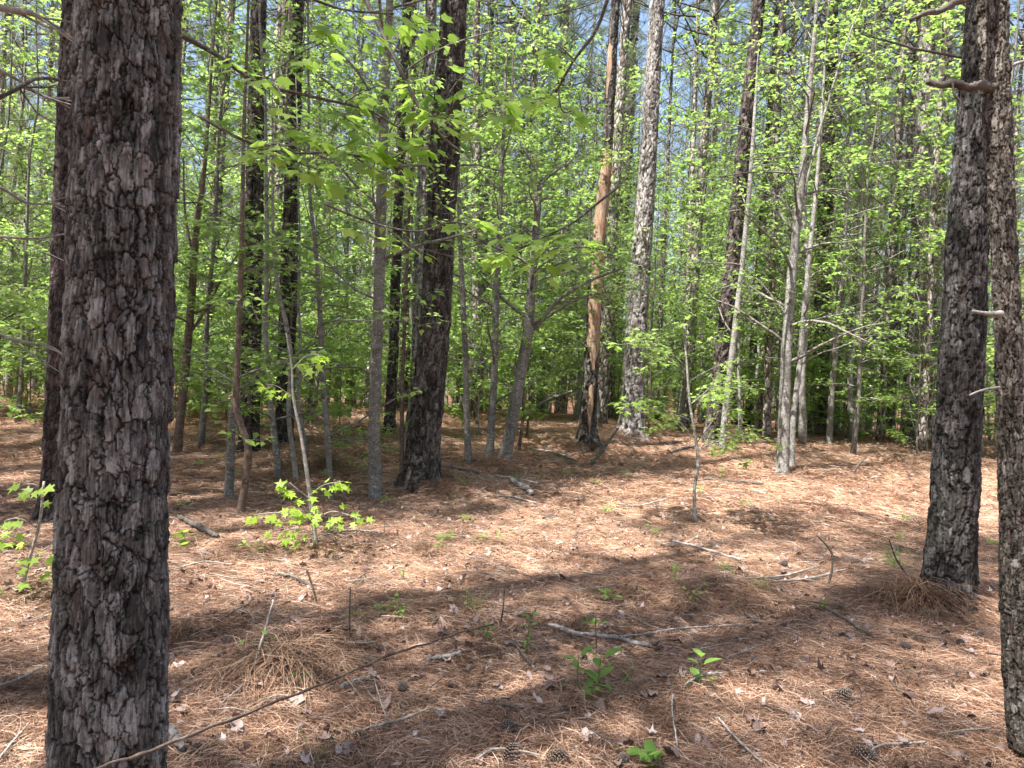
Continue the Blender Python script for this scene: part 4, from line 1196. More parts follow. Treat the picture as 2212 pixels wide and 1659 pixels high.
# ------------------------------------------------------------------ scattered pines and saplings further in
named_px = [905, 1270, 1365, 1535, 1690, 1765, 1965, 2045, 810, 540, 1090, 1320, 610]
def to_px(x, y, z):
    v = RN.T @ (np.array([x, y, z]) - CAM)
    return 1106 + FPX * v[0] / -v[2], 829.5 - FPX * v[1] / -v[2]
spots = []
r = np.random.default_rng(77)
tries = 0
while len(spots) < 285 and tries < 60000:
    tries += 1
    d = 15.5 + 43 * r.random() ** .85; a = math.radians((r.random() * 2 - 1) * 37.5)
    x, y = d * math.sin(a), d * math.cos(a)
    if any((x - s[0]) ** 2 + (y - s[1]) ** 2 < (1.1 + .012 * d) ** 2 for s in spots): continue
    if d < 22:
        px, _ = to_px(x, y, 1.5)
        if any(abs(px - n) < 24 for n in (1270, 1365, 905, 1690, 1965)): continue
    spots.append((x, y, d))
LM = [(-400, None), (245, 'the huge left trunk'), (541, 'the black pine'), (618, 'the leafy pine'), (812, 'the smooth grey trunk'), (925, 'the big dark pine'),
      (1130, 'the dark crooked hardwood'), (1275, 'the stripped dead pine'), (1370, 'the pale sunlit pine'), (1550, 'the leaning reddish pine'),
      (1697, 'the pale smooth hardwood'), (1772, 'the grey pine'), (1972, 'the light grey pine'), (2075, 'the thick right pine'), (2700, None)]
ORD = 'first second third fourth fifth sixth seventh eighth ninth tenth eleventh twelfth thirteenth fourteenth fifteenth sixteenth seventeenth eighteenth nineteenth twentieth'.split()
def gap_labels(pts, noun, far_label, dmax):
    out = [far_label] * len(pts)
    px = [to_px(x, y, 1.6)[0] for x, y, d in pts]
    for i in range(len(LM) - 1):
        ids_ = sorted([k for k in range(len(pts)) if LM[i][0] <= px[k] < LM[i + 1][0] and pts[k][2] < dmax], key=lambda k: px[k])
        for j, k in enumerate(ids_[:20]):
            A, B = LM[i][1], LM[i + 1][1]
            w = ('left of ' + B) if A is None else ('right of ' + A) if B is None else 'between %s and %s' % (A, B)
            out[k] = '%s %s from left, %s' % (ORD[j], noun, w)
    return out
lab_p = ['slender grey pine trunk in the crowded stand behind the clearing', 'thin brown pine trunk deep in the stand', 'pine trunk far back in the dense stand with a thin green crown']
labels_p = gap_labels(spots, 'nearer pine', 'thin pine far back in the crowded stand, one of many alike', 33)
for lbl, (x, y, d) in zip(labels_p, spots):
    k = int(r.choice([0, 1, 2, 3, 4], p=[.10, .20, .03, .32, .35])); c = int(r.integers(0, 4))
    place_pine(k, c, x, y, r.random() * 6.28, .9 + .25 * r.random(), lbl, 'pines of the crowded stand')

spots2 = []
r = np.random.default_rng(78)
tries = 0
while len(spots2) < 285 and tries < 60000:
    tries += 1
    d = 8.8 + 28 * r.random() ** .92; a = math.radians((r.random() * 2 - 1) * 37)
    x, y = d * math.sin(a), d * math.cos(a)
    if any((x - s[0]) ** 2 + (y - s[1]) ** 2 < .85 ** 2 for s in spots2): continue
    px, _ = to_px(x, y, 1.5)
    if d < 15:
        if px > 1150 and d < 14.5: continue
        if px > 830 and d < 11.5 : continue
        if px < 400 and d < 14: continue
        if any(abs(px - n) < 34 for n in (905, 812, 1270, 1092)): continue
    if d < 19 and any(abs(px - n) < 26 for n in (1270, 1365, 1690)): continue
    spots2.append((x, y, d))
labels_s = gap_labels(spots2, 'leafy sapling', 'young fresh leaved sapling deep among the far pines', 22)
for lbl, (x, y, d) in zip(labels_s, spots2):
    k = int(r.integers(0, 12)) if r.random() < .9 else int(r.integers(10, 12)); sc = .8 + .4 * r.random()
    if d < 15 and k not in NEAR_KINDS: k -= 1
    place_sapling(k, x, y, r.random() * 6.28, sc, lbl, 'saplings among the pines')

YC = make_crown(350, .8, 6.5, 46, 1.7, 14, 'needles_pale', .17, .0035, 5)
r = np.random.default_rng(81)
for i, (px, d, sc, lb) in enumerate([(40, 15, .9, 'young pale needled pine at the left edge of the picture'), (110, 19, 1.1, 'young pale pine half hidden behind the left trunks'),
        (-60, 13, .8, 'young pine cut off by the left picture edge'), (450, 24, 1.2, 'young pale pine between the huge left trunk and the black pine'),
        (700, 27, 1.3, 'young pale pine left of the smooth grey trunk'), (1880, 24, 1.2, 'young drooping pine left of the light grey pine'), (1150, 27, 1.4, 'young pine behind the dark crooked hardwood'),
        (1500, 28, 1.4, 'young pine seen between the pale sunlit pine and the leaning reddish pine')]):
    q = depth(px, 800, d)
    e = empty('young_pine', (q[0], q[1], float(terrain(q[0], q[1]))), lb, 'tree', 'young pines'); e.scale = (sc, sc, sc); e.rotation_euler = (0, 0, i * 1.3)
    tt = Tubes(); tt.add([[0, 0, -.1], [.03, 0, 3], [0, .04, 6.8]], [.06, .04, .01], 8); link('trunk', tt.mesh('trunk', M['bark_far']), e)
    link('crown', YC[0], e); link('boughs', YC[1], e)

r = np.random.default_rng(82)
low = []
for i in range(34):
    d = 15 + 14 * r.random(); a = math.radians(-36 + 72 * r.random())
    if abs(to_px(d * math.sin(a), d * math.cos(a), 1)[0] - 1320) < 70 and d < 18: continue
    low.append((d * math.sin(a), d * math.cos(a), d))
for i in range(14):
    q = depth(-40 + 620 * r.random() ** .8, 850, 9.5 + 7 * r.random()); low.append((q[0], q[1], math.hypot(q[0], q[1])))
for lbl, (x, y, d) in zip(gap_labels(low, 'low leafy shrub', 'low leafy shrub deep among the far pines', 30), low):
    place_sapling(int(r.integers(10, 12)), x, y, r.random() * 6.28, .9 + .7 * r.random(), lbl, 'low shrubs under the pines', 'leafy_shrub')

# the rest of the wood, all round and further off, as one mass, with pines added for shade
def joined(parts, name):
    V = []; Fq = []; Ft = []; n = 0; mats = []; mi = []; tint = []
    for me in parts:
        co = np.empty(len(me.vertices) * 3, np.float32); me.vertices.foreach_get('co', co); co = co.reshape(-1, 3)
        li = np.empty(len(me.loops), np.int32); me.loops.foreach_get('vertex_index', li)
        ls = np.empty(len(me.polygons), np.int32); me.polygons.foreach_get('loop_start', ls); lt = np.empty(len(me.polygons), np.int32); me.polygons.foreach_get('loop_total', lt)
        V.append(co)
        q = ls[lt == 4]; t = ls[lt == 3]
        if len(q): Fq.append(li[q[:, None] + np.arange(4)] + n)
        if len(t): Ft.append(li[t[:, None] + np.arange(3)] + n)
        mats.append((me.materials[0], len(q), len(t)))
        if 'tint' in me.attributes:
            tv = np.empty(len(me.vertices), np.float32); me.attributes['tint'].data.foreach_get('value', tv)
        else: tv = np.zeros(len(me.vertices), np.float32)
        tint.append(tv); n += len(co)
    me = np_mesh(name, np.vstack(V), np.vstack(Fq) if Fq else None, np.vstack(Ft) if Ft else None, None, False, {'tint': np.concatenate(tint)})
    seq = []
    for i, (m, q, t) in enumerate(mats): me.materials.append(m); seq.append(np.full(q, i))
    for i, (m, q, t) in enumerate(mats): seq.append(np.full(t, i))
    me.polygons.foreach_set('material_index', np.concatenate(seq).astype(np.int32))
    return me
J = [src('a%d' % i, joined([BPINE[i][0], BPINE[i][1], CROWN[i % 4][0], CROWN[i % 4][1]], 'wood_pine')) for i in range(5)]
J += [src('b%d' % i, joined([SAP[i][0], SAP[i][1], SAP[i][2]], 'wood_sapling')) for i in (0, 2, 4, 7, 9)]
pts = []; ids = []
r = np.random.default_rng(79)
for _ in range(3000):                       # far beyond the stand
    d = 55 + 75 * r.random(); a = math.radians((r.random() * 2 - 1) * 42)
    pts.append((d * math.sin(a), d * math.cos(a))); ids.append(int(r.integers(0, 10)))
    if len(pts) >= 900: break
near = []
for _ in range(6000):                       # beside and behind the camera: they shade the clearing
    x, y = (r.random() * 2 - 1) * 26, -24 + 46 * r.random()
    a = abs(math.degrees(math.atan2(x, y)))
    if a < 46 and y > 0: continue
    if math.hypot(x, y) < 2.6: continue
    if abs(x + 5.6 - .8) < 1.3 and 3.5 < y + 4.4 < 14: continue  # gaps left open where shade would fall on the strip and foreground
    if -1.6 < x + 5.6 < 3.6 and 2.0 < y + 4.4 < 8 and r.random() < .65: continue
    if any((x - s[0]) ** 2 + (y - s[1]) ** 2 < 2.9 ** 2 for s in near): continue
    near.append((x, y)); pts.append((x, y)); ids.append(int(r.integers(0, 5)))
for x, y in [(-6.8, -2.1), (-5.7, -1.2), (-7.9, -3.0), (-5.1, -2.7), (-7.4, -.4), (-2.6, 1.0), (-3.3, .5), (-6.9, 5.5), (-7.1, 3.8), (-8.4, 6.6), (-8.9, 4.4), (-9.7, 3.6), (-6.4, 4.8), (-9.3, 5.6), (-8.1, 4.9), (-10.7, 6.4), (-12.0, 5.6)]:  # unseen pines added towards the sun to shade chosen trunks and ground
    pts.append((x, y)); ids.append(int(r.integers(0, 5)))
pts = np.array(pts)
scatter('surrounding_woods', np.column_stack([pts, terrain(pts[:, 0], pts[:, 1])]), np.column_stack([np.zeros(len(pts)), np.zeros(len(pts)), r.random(len(pts)) * 6.28]),
        .85 + .35 * r.random(len(pts)), ids, J, 'far off mass of pines and green undergrowth closing the view, plus unseen pines added for shade', 'woods')

# ------------------------------------------------------------------ tussocks
def tussock(label, px, py, R, H, n, seed, green=0, name='needle_tussock', cat='tussock'):
    if seed < 907: H = H * .55; n = int(n * .8)
    r = np.random.default_rng(seed); b = at(px, py); b[2] = float(terrain(b[0], b[1])) - .01
    a = r.random(n) * 6.28; el = .15 + r.random(n) ** .8 * 1.2; l = H * (.7 + .7 * r.random(n))
    n = int(n * 1.5); a = r.random(n) * 6.28; el = .1 + r.random(n) ** .9 * 1.3; l = H * (.6 + .7 * r.random(n)); q0 = np.sqrt(r.random(n)) * R * .75; aa = a + r.normal(size=n) * 1.5; q0 = q0 * (.7 + .5 * np.sin(aa * 2 + seed))
    p0 = np.stack([np.cos(aa) * q0, np.sin(aa) * q0, H * .55 * (1 - (q0 / R) ** 2) * r.random(n)], -1)
    d = np.stack([np.cos(a) * np.cos(el), np.sin(a) * np.cos(el), np.sin(el)], -1)
    s = np.stack([-np.sin(a), np.cos(a), np.zeros(n)], -1); s = s + r.normal(size=s.shape) * .5; s /= np.linalg.norm(s, axis=1, keepdims=True)
    V = []
    w = .0016
    for t, ww in ((0, 1), (.45, .9), (.8, .7), (1.0, .2)):
        q = p0 + d * (l * t * 1.15)[:, None] + np.stack([np.cos(a), np.sin(a), 0 * a], -1) * (R * .35 * t * t) + np.array([0, 0, -1.0]) * ((l * 1.0) * t * t * .85)[:, None]
        V.append(q - s * w * ww); V.append(q + s * w * ww)
    V = np.stack(V, 1).reshape(-1, 3)
    V[:, 2] = np.maximum(V[:, 2], .004)
    F = (np.array([[0, 1, 3, 2], [2, 3, 5, 4], [4, 5, 7, 6]])[None] + (np.arange(n) * 8)[:, None, None]).reshape(-1, 4)
    e = link(name, np_mesh(name, V, F, None, M['tussock'], False, {'tint': np.repeat(r.random(n), 8)}), None, b)
    tag(e, label, cat, 'needle draped tussocks')
    if green:
        L = ([], [], [], [])
        for i in range(green):
            an = r.random() * 6.28; rr = R * .6 * math.sqrt(r.random())
            tuft(r, np.array([math.cos(an) * rr, math.sin(an) * rr, H * (.3 + .6 * r.random())]), np.zeros(3), L, 3, .028, .015)
        link('green_leaves', leaf_mesh('green_leaves', TRI, L, M['leaf_plant'], r), e)
    return e
for i, (lb, px, py, R, H, n, g) in enumerate([
    ('largest tussock, a dome of draped brown needles right of the huge left trunk', 612, 1440, .36, .30, 900, 3),
    ('brown tussock sprouting small green leaves on its right side', 852, 1330, .22, .2, 600, 16),
    ('dull brown tussock touching the right edge of the huge left trunk', 402, 1372, .22, .19, 500, 0),
    ('pale needle tussock below the big dark pine', 930, 1190, .24, .22, 500, 2),
    ('small peaked needle tussock left of a pair in the middle', 1385, 1285, .17, .18, 380, 2),
    ('needle tussock with a few green sprigs, middle of the row', 1492, 1292, .2, .18, 420, 8),
    ('low tussock with dead stalks, right end of the row', 1598, 1302, .22, .14, 420, 0),
    ('skirt of long needles against the foot of the thick right pine', 1985, 1300, .36, .26, 900, 0),
    ('needle tuft just behind the mottled fallen stick', 1240, 1372, .1, .15, 160, 0),
    ('needle skirt round the foot of the big dark pine', 945, 1062, .4, .22, 500, 0),
    ('needle clump under the slim twig thicket at left centre', 700, 1012, .4, .28, 500, 3),
    ('needle heap around the base of the leaning pair', 1068, 1008, .35, .22, 400, 0),
    ('needle mound at the foot of the pale sunlit pine', 1345, 950, .5, .26, 500, 0),
    ('needle mound at the foot of the stripped dead pine', 1245, 968, .4, .2, 400, 0),
    ('dry needle tuft behind the straight slim stem at right', 1935, 960, .5, .28, 500, 0),
    ('bright dry tuft beside the light grey pine', 2030, 965, .5, .3, 500, 0),
    ('tussock at the foot of the grey pine behind the pale hardwood', 1790, 945, .5, .25, 400, 0),
    ('shaded needle tuft left of the smooth grey trunk', 770, 985, .4, .25, 400, 2)]):
    tussock(lb, px, py, R, H, n, 900 + i, g)

# ------------------------------------------------------------------ sticks and logs
def stick(label, pts, mat, seed, rise=.0, name='stick', sub=0):
    Pp, Rr = [], []
    for t in pts:
        q = at(t[0], t[1]); rad = t[2] / 2 / FPX * q[1]
        q[2] = float(terrain(q[0], q[1])) + rad * .8 + (t[3] if len(t) > 3 else .034)
        Pp.append(q); Rr.append(rad)
    o0 = Pp[0].copy()
    C, RR = catmull(np.array(Pp) - o0, Rr, 9 * len(pts)); r = np.random.default_rng(seed)
    C = C + r.normal(size=C.shape) * RR[:, None] * .22
    tb = Tubes(); tb.add(C, RR * (1 + .12 * r.normal(size=len(RR))), 8, .1, seed)
    o = link(name, tb.mesh(name, M[mat]), None, o0)
    tag(o, label, 'log' if name == 'log' else 'stick', 'fallen sticks on the needles')
    for i in range(sub):
        k = int((.2 + .6 * r.random()) * len(C)); d = np.array([r.normal(), r.normal(), .5 * r.random()]); d /= np.linalg.norm(d)
        t2 = Tubes(); t2.add([C[k], C[k] + d * .1, C[k] + d * .22 + np.array([0, 0, .02])], [RR[k] * .6, RR[k] * .4, .0015], 5)
        link('twig', t2.mesh('twig', M[mat]), o)
    return o
ST = [
 ('mottled grey fallen stick, the thickest in the foreground', [(1183, 1363, 8), (1215, 1374, 9), (1250, 1386, 10), (1320, 1392, 10), (1400, 1411, 10)], 'stick', 0),
 ('long thin twig behind the mottled fallen stick, running right', [(1305, 1392, 4), (1390, 1384, 5), (1460, 1372, 4), (1540, 1366, 3), (1612, 1360, 2)], 'twig', 2),
 ('short thick pale stick near the blackened cone', [(920, 1444, 9), (955, 1436, 9), (992, 1428, 9)], 'stick', 0),
 ('lichen speckled stick at the bottom, left of centre', [(760, 1603, 5), (810, 1588, 6), (870, 1572, 6), (936, 1545, 5)], 'stick', 1),
 ('level grey twig below the broad leaved plants', [(1065, 1525, 4), (1100, 1545, 6), (1160, 1548, 5), (1226, 1550, 3)], 'twig_dark', 1),
 ('dark pointed stick slanting below the green sprig', [(1107, 1399, 5), (1130, 1430, 6), (1157, 1464, 5)], 'twig_dark', 0),
 ('white thin twig pointing at the viewer below the right plant', [(1452, 1518, 4), (1452, 1560, 4), (1464, 1640, 4)], 'twig', 0),
 ('bleached stick running off the bottom edge right of centre', [(1550, 1568, 4), (1590, 1615, 5), (1645, 1668, 6)], 'twig', 0),
 ('bowed grey stick lying across the foot of the right plant', [(1478, 1497, 5), (1500, 1483, 6), (1530, 1472, 6), (1568, 1469, 4)], 'stick', 0),
 ('straight bleached branch in the sunlit litter right of centre', [(1452, 1178, 4), (1510, 1192, 5), (1600, 1220, 5)], 'twig', 2),
 ('dark stick slanting down in front of the thick right pine', [(1788, 1328, 5), (1830, 1354, 7), (1886, 1390, 6)], 'twig_dark', 0),
 ('dark level stick beside the pale smooth hardwood', [(1520, 1042, 5), (1580, 1046, 6), (1650, 1052, 6)], 'twig_dark', 1),
 ('dark crooked stick at the foot of the big dark pine', [(945, 1016, 6), (985, 1018, 7), (1035, 1030, 7)], 'twig_dark', 1),
 ('weathered stick crossing the rotting log', [(1068, 1034, 4), (1110, 1042, 5), (1162, 1052, 5)], 'twig', 1),
 ('dark stick among the litter below the yellow green seedling', [(600, 1250, 6), (640, 1262, 7), (682, 1286, 6)], 'twig_dark', 1),
 ('thin twig arching down over the largest tussock', [(587, 1373, 4, .18), (568, 1423, 5, .12), (534, 1483, 5), (480, 1536, 4)], 'twig', 1),
 ('pale twig right of the largest tussock', [(678, 1384, 4), (740, 1404, 5), (815, 1403, 4)], 'twig', 1),
 ('fine twig in the litter below the largest tussock', [(560, 1530, 3), (605, 1520, 4), (652, 1524, 3)], 'twig', 0),
 ('white stick in the bottom left corner', [(-5, 1664, 6), (30, 1620, 6), (62, 1582, 4)], 'twig', 0),
 ('crooked twig along the bottom edge, centre', [(1030, 1662, 5), (1060, 1640, 5), (1110, 1640, 5), (1165, 1652, 5)], 'twig', 0),
 ('bent stick in the litter in front of the leaning reddish pine', [(1440, 985, 6), (1490, 972, 6), (1560, 962, 5)], 'twig_dark', 1),
 ('stick lying left of the stripped pine in the sun patch', [(1150, 975, 4), (1200, 985, 5), (1245, 1000, 4)], 'twig', 1),
 ('twig left of the thick right pine among leaf scraps', [(1660, 1268, 4), (1740, 1262, 6), (1830, 1240, 4)], 'twig', 3),
 ('second bleached twig just above it in the litter', [(1600, 1262, 3), (1690, 1255, 5), (1770, 1232, 3)], 'twig', 2),
 ('slim stick low at right, beside scattered cones', [(1870, 1662, 5), (1900, 1630, 5), (2000, 1622, 4)], 'twig', 1),
 ('fine pale twig at right near the slim scaly trunk', [(2030, 1602, 3), (2080, 1596, 4), (2140, 1590, 3)], 'twig', 0),
 ('pale twig in shade behind the yellow green seedling', [(700, 1165, 3), (760, 1155, 4), (830, 1160, 3)], 'twig', 1),
 ('short brown stick upright in the right hand litter', [(1610, 1340, 7), (1632, 1356, 8)], 'twig_dark', 0),
 ('thin branch lying in the shade left of the grey sapling pair', [(1160, 1095, 3), (1100, 1080, 4), (1040, 1078, 3)], 'twig', 1),
 ('twig lying left of the sinuous sapling', [(1330, 1095, 3), (1380, 1100, 4), (1440, 1085, 3)], 'twig', 1),
 ('curved twig in the left hand litter beyond the huge trunk', [(380, 1240, 3), (440, 1225, 4), (500, 1230, 3)], 'twig', 1),
 ('pale stick at the left edge in the shaded needles', [(-5, 1500, 4), (50, 1480, 5), (95, 1455, 3)], 'twig', 0),
]
for i, (lb, p, m, s) in enumerate(ST): stick(lb, p, m, 1000 + i, sub=s)
stick('rotting short log below the big dark pine', [(1104, 1048, 11), (1125, 1060, 12), (1150, 1076, 11)], 'stick', 1101, name='log')
stick('mossy short log left of the blackened cone', [(735, 1505, 11), (770, 1492, 12), (804, 1481, 11)], 'stick', 1102, name='log')
stick('thick stub of log against the right foot of the huge left trunk', [(368, 1600, 15), (380, 1622, 16), (395, 1642, 14)], 'stick', 1103, name='log')
stick('dark half buried log right of the huge left trunk', [(386, 1128, 9), (425, 1148, 12), (470, 1172, 9)], 'twig_dark', 1104, name='log')

def upright(label, pts, mat, seed, w_cat='dead stalk', name='dead_stalk'):
    b = at(pts[0][0], pts[0][1]); Y = b[1]
    Pp = [depth(t[0], t[1], Y + (t[3] if len(t) > 3 else 0)) - b for t in pts]; Pp[0] = np.array([0, 0, -.03]); Rr = [t[2] / 2 / FPX * Y for t in pts]
    C, RR = catmull(Pp, Rr, 8 * len(pts)); tb = Tubes(); tb.add(C, RR, 6, .08, seed)
    return tag(link(name, tb.mesh(name, M[mat]), None, b), label, w_cat)
upright('thin dead stem standing left of the leafy tussock', [(757, 1390, 4), (755, 1330, 4), (757, 1268, 3)], 'twig_dark', 1)
upright('dark dead stem leaning in the litter below the seedling', [(688, 1308, 5), (676, 1270, 5), (662, 1230, 4)], 'twig_dark', 2)
upright('curved dead stem hooked over the twigs at right', [(1786, 1268, 6), (1797, 1232, 5), (1797, 1196, 5), (1780, 1172, 4), (1764, 1156, 3)], 'twig_dark', 3)
upright('leaning dead branch propped in front of the stripped pine', [(1268, 1006, 7), (1300, 975, 7, .2), (1335, 925, 5, .4)], 'twig_dark', 4)
upright('fine bare stem beside the left foot of the thick right pine', [(2000, 1272, 6), (1975, 1258, 5), (1940, 1215, 4), (1920, 1165, 3)], 'twig_dark', 5)
upright('short dead stalk between the mottled stick and the camera', [(1290, 1420, 3), (1288, 1380, 3), (1286, 1330, 2)], 'twig_dark', 6)
upright('bent dead stem standing in the sun patch left of the mottled stick', [(1078, 1355, 4), (1086, 1320, 4), (1090, 1272, 3)], 'twig_dark', 7)
upright('slanting dead pole fallen behind the dark crooked hardwood', [(1122, 896, 9), (1180, 866, 9, .8), (1225, 850, 8, 1.6), (1262, 832, 6, 2.2)], 'twig', 8, name='fallen_branch', w_cat='branch')
upright('twiggy dead stem rising behind the pale stick at right of centre', [(1842, 1022, 4), (1856, 1002, 4), (1872, 988, 3)], 'twig_dark', 9)

# long thin vine-like stem crossing low in front of the huge trunk
vp = [(120, 1700, 10, 1.15), (190, 1660, 9, 1.2), (400, 1590, 9, 1.35), (560, 1525, 8, 1.6), (700, 1462, 7, 1.95), (850, 1402, 6, 2.6), (980, 1366, 5, 3.3), (1066, 1346, 4, 4.2)]
Pp = [depth(a, b, c) for a, b, w, c in vp]; o0 = Pp[0].copy()
C, RR = catmull(np.array(Pp) - o0, [w * .85 / 2 / FPX * c for a, b, w, c in vp], 70); C = C + (np.cumsum(np.random.default_rng(5).normal(size=C.shape) * .0016, 0)); RR = RR * (1 + .35 * (np.arange(70) % 11 == 5)); tb = Tubes(); tb.add(C, RR * (1 + .08 * np.random.default_rng(3).normal(size=70)), 8, .06, 3)
tag(link('bare_vine', tb.mesh('bare_vine', M['bark_brown']), None, o0), 'long brown bare stem slanting up low across the huge left trunk', 'vine')

# ------------------------------------------------------------------ cones
def cone_mesh(seed, open_=.5):
    r = np.random.default_rng(seed); V = []; F = []; T = []; n = 0
    for i in range(95):
        f = (i + .5) / 95; z = -.5 + f; a = i * 2.39996
        rad = .24 * math.sin(math.pi * min(.97, f * .86 + .1)) ** .7
        d = np.array([math.cos(a), math.sin(a), .35 + .4 * open_ * f]); s = np.array([-math.sin(a), math.cos(a), 0])
        p = np.array([0, 0, z]) + d * rad * .55; q = np.array([0, 0, z]) + d * rad * 1.25
        w = .055 * (rad / .24 + .2)
        up = np.array([0, 0, 1.]) * .03
        vs = [p - s * w * .5, p + s * w * .5, q + s * w + up, q - s * w + up, q + d * .012 - up * .9, q - up * .4]
        V += vs; b = n
        F += [[b, b + 1, b + 2, b + 3]]; T += [[b + 3, b + 2, b + 4], [b, b + 3, b + 5], [b + 1, b + 5, b + 2], [b + 3, b + 4, b + 5], [b + 2, b + 5, b + 4]]
        n += 6
    tint = np.clip(np.tile([.1, .1, .9, .9, 1., .3], 95) * (.8 + .4 * r.random(n)), 0, 1)
    return np_mesh('pine_cone', np.array(V), F, T, M['cone'], False, {'tint': tint})
CM = [cone_mesh(1, .4), cone_mesh(2, .9), cone_mesh(3, .1)]
for i, (px, py, s, rz, lb) in enumerate([
    (868, 1498, .085, .2, 'blackened open pine cone beside the mossy short log'), (1483, 1612 if 0 else 1345, .07, 1.2, 'dark cone lying behind the thin twig, right of centre'),
    (1095, 1587, .085, .6, 'grey cone standing out in the litter near the bottom centre'), (1275, 1343, .08, 1.9, 'weathered whitish cone just behind the mottled stick'),
    (1185, 1125, .10, .9, 'black cone in the sun patch at the middle'), (1940, 1200, .10, 2.4, 'cone in the shade left of the thick right pine'),
    (1690, 1227, .10, .3, 'pale cone by the bleached twigs at right of centre'), (1850, 1226, .10, 1.1, 'cone left of the grassy tuft near the thick right pine'),
    (2000, 1342, .10, .7, 'large cone on the sunlit needles below the thick right pine'), (2072, 1400, .07, 2.0, 'small dark cone right of the large cone'),
    (2110, 1385, .08, 1.5, 'cone between the thick right pine and the slim scaly trunk'), (1955, 1405, .07, .4, 'half open cone beside scraps of leaf at right'),
    (1815, 1520, .10, 1.5, 'long closed cone low at right'), (1860, 1645, .09, .9, 'cone at the bottom edge toward the right'),
    (1100, 1650, .09, 2.6, 'cone partly sunk at the bottom edge, left one of a pair'), (1200, 1655, .09, 1.6, 'cone partly sunk at the bottom edge, right one of a pair'),
    (1345, 1652, .06, .2, 'small cone beside the round leaved plant'), (625, 1487, .07, 1.0, 'cone in front of the largest tussock'),
    (932, 1292 if 0 else 1350, .08, 1.4, 'cone in needles right of the leafy tussock'), (790, 1440, .08, .5, 'cone below the pale twig near the largest tussock'),
    (1500, 1328, .08, 1.8, 'cone in front of the middle needle tussock'), (1340, 1010, .12, .4, 'dark cone behind the sun patch, far side of the clearing')]):
    b = at(px, py)
    o = link('pine_cone', CM[i % 3], None, (b[0], b[1], float(terrain(b[0], b[1])) + s * .26 + .015))
    o.rotation_euler = (math.radians(78 + 12 * math.sin(i * 3)), 0, rz); o.scale = (s, s, s)
    tag(o, lb, 'pine cone', 'pine cones on the needles')

GL = [(1290, 1388, 'the mottled stick'), (868, 1498, 'the blackened cone'), (612, 1440, 'the largest tussock'), (1246, 1470, 'the left foreground plant'), (1510, 1450, 'the lone green plant'),
      (2045, 1270, 'the thick right pine'), (684, 1188, 'the yellow green seedling'), (905, 1045, 'the big dark pine'), (1502, 1130, 'the sinuous sapling'), (1690, 1020, 'the pale smooth hardwood'),
      (1405, 1650, 'the violet clump'), (2000, 1342, 'the large cone'), (850, 1575, 'the lichen speckled stick'), (1590, 1620, 'the bleached bottom stick'), (1185, 1125, 'the black cone'),
      (1815, 1520, 'the long closed cone'), (852, 1320, 'the leafy tussock'), (1270, 962, 'the stripped dead pine'), (1085, 1310, 'the bent dead stalk'), (1840, 1358, 'the dark slanting stick'), (390, 1160, 'the half buried log'),
      (1385, 1280, 'the small peaked tussock'), (1598, 1300, 'the low tussock'), (1700, 1262, 'the twig pile'), (1240, 1245, 'the middle of the litter')]
USED = {}
def near_label(what, px, py, tail=''):
    best = None
    for (gx, gy, nm) in sorted(GL, key=lambda g: (g[0] - px) ** 2 + ((g[1] - py) * 1.6) ** 2):
        dx, dy = px - gx, (py - gy) * 1.6
        rel = ('just right of' if dx > 0 else 'just left of') if abs(dx) > abs(dy) else ('just in front of' if dy > 0 else 'just behind')
        lb = '%s %s %s' % (what, rel, nm)
        if lb not in USED:
            USED[lb] = 1
            return lb
    return what
# notable dead leaves one by one
dl = [(640, 1360), (1540, 1365), (1420, 1415), (1405, 1600), (1600, 1240), (1855, 1300), (1450, 1650), (540, 1300), (980, 1330), (705, 1600), (640, 1530), (510, 1590), (1190, 1500), (1180, 1460), (1620, 1470), (1770, 1460), (1930, 1480),
      (2020, 1560), (1950, 1620), (1740, 1600), (1640, 1590), (850, 1190), (1000, 1260), (1100, 1300), (1560, 1150), (1750, 1130), (1330, 1220), (950, 1560), (1290, 1540), (1390, 1520)]
for i, (px, py) in enumerate(dl):
    b = at(px, py); o = link('dead_leaf', DL[i % 8], None, (b[0], b[1], float(terrain(b[0], b[1])) + .04))
    s = .06 + .035 * rng.random(); o.scale = (s, s, s); o.rotation_euler = (rng.normal() * .4, rng.normal() * .4, rng.random() * 6.28)
    tag(o, near_label('curled dead leaf', px, py), 'dead leaf', 'larger dead leaves on the needles')

# ------------------------------------------------------------------ green plants
def plant(label, px, py, h, pairs, size, seed, lean=(0, 0), key='ovate', tpl=OVATE, mat='leaf_plant', name='seedling_plant', cat='plant', group=None, up=.35):
    b = at(px, py); b[2] = float(terrain(b[0], b[1])) ; r = np.random.default_rng(seed)
    e = empty(name, b, label, cat, group)
    st = np.array([[0, 0, -.02], [lean[0] * .4, lean[1] * .4, h * .5], [lean[0], lean[1], h]])
    C, RR = catmull(st, [.003, .0026, .0018], 10); tb = Tubes(); tb.add(C, RR, 5); link('stem', tb.mesh('stem', M['leaf_plant']), e)
    for i in range(pairs):
        f = (i + .6) / pairs; q = C[min(9, int(f * 9.5))]
        for s in (0, 1):
            a = i * 1.57 + s * 3.14 + r.normal() * .3 + .4
            d = np.array([math.cos(a), math.sin(a), up + r.normal() * .2 - (.3 if i == 0 else 0)])
            leaf_object(e, q + d * .01, d, (-.5 * d[0] + r.normal() * .2, -.5 * d[1] + r.normal() * .2, 1), size * (.75 + .5 * r.random()), key, tpl, mat, round(r.random(), 1))
    return e
plant('broad leaved green plant, left one of the foreground pair', 1246, 1490, .17, 3, .085, 1, (0, 0))
plant('broad leaved green plant, taller right one of the foreground pair', 1290, 1505, .21, 5, .085, 2, (.01, 0))
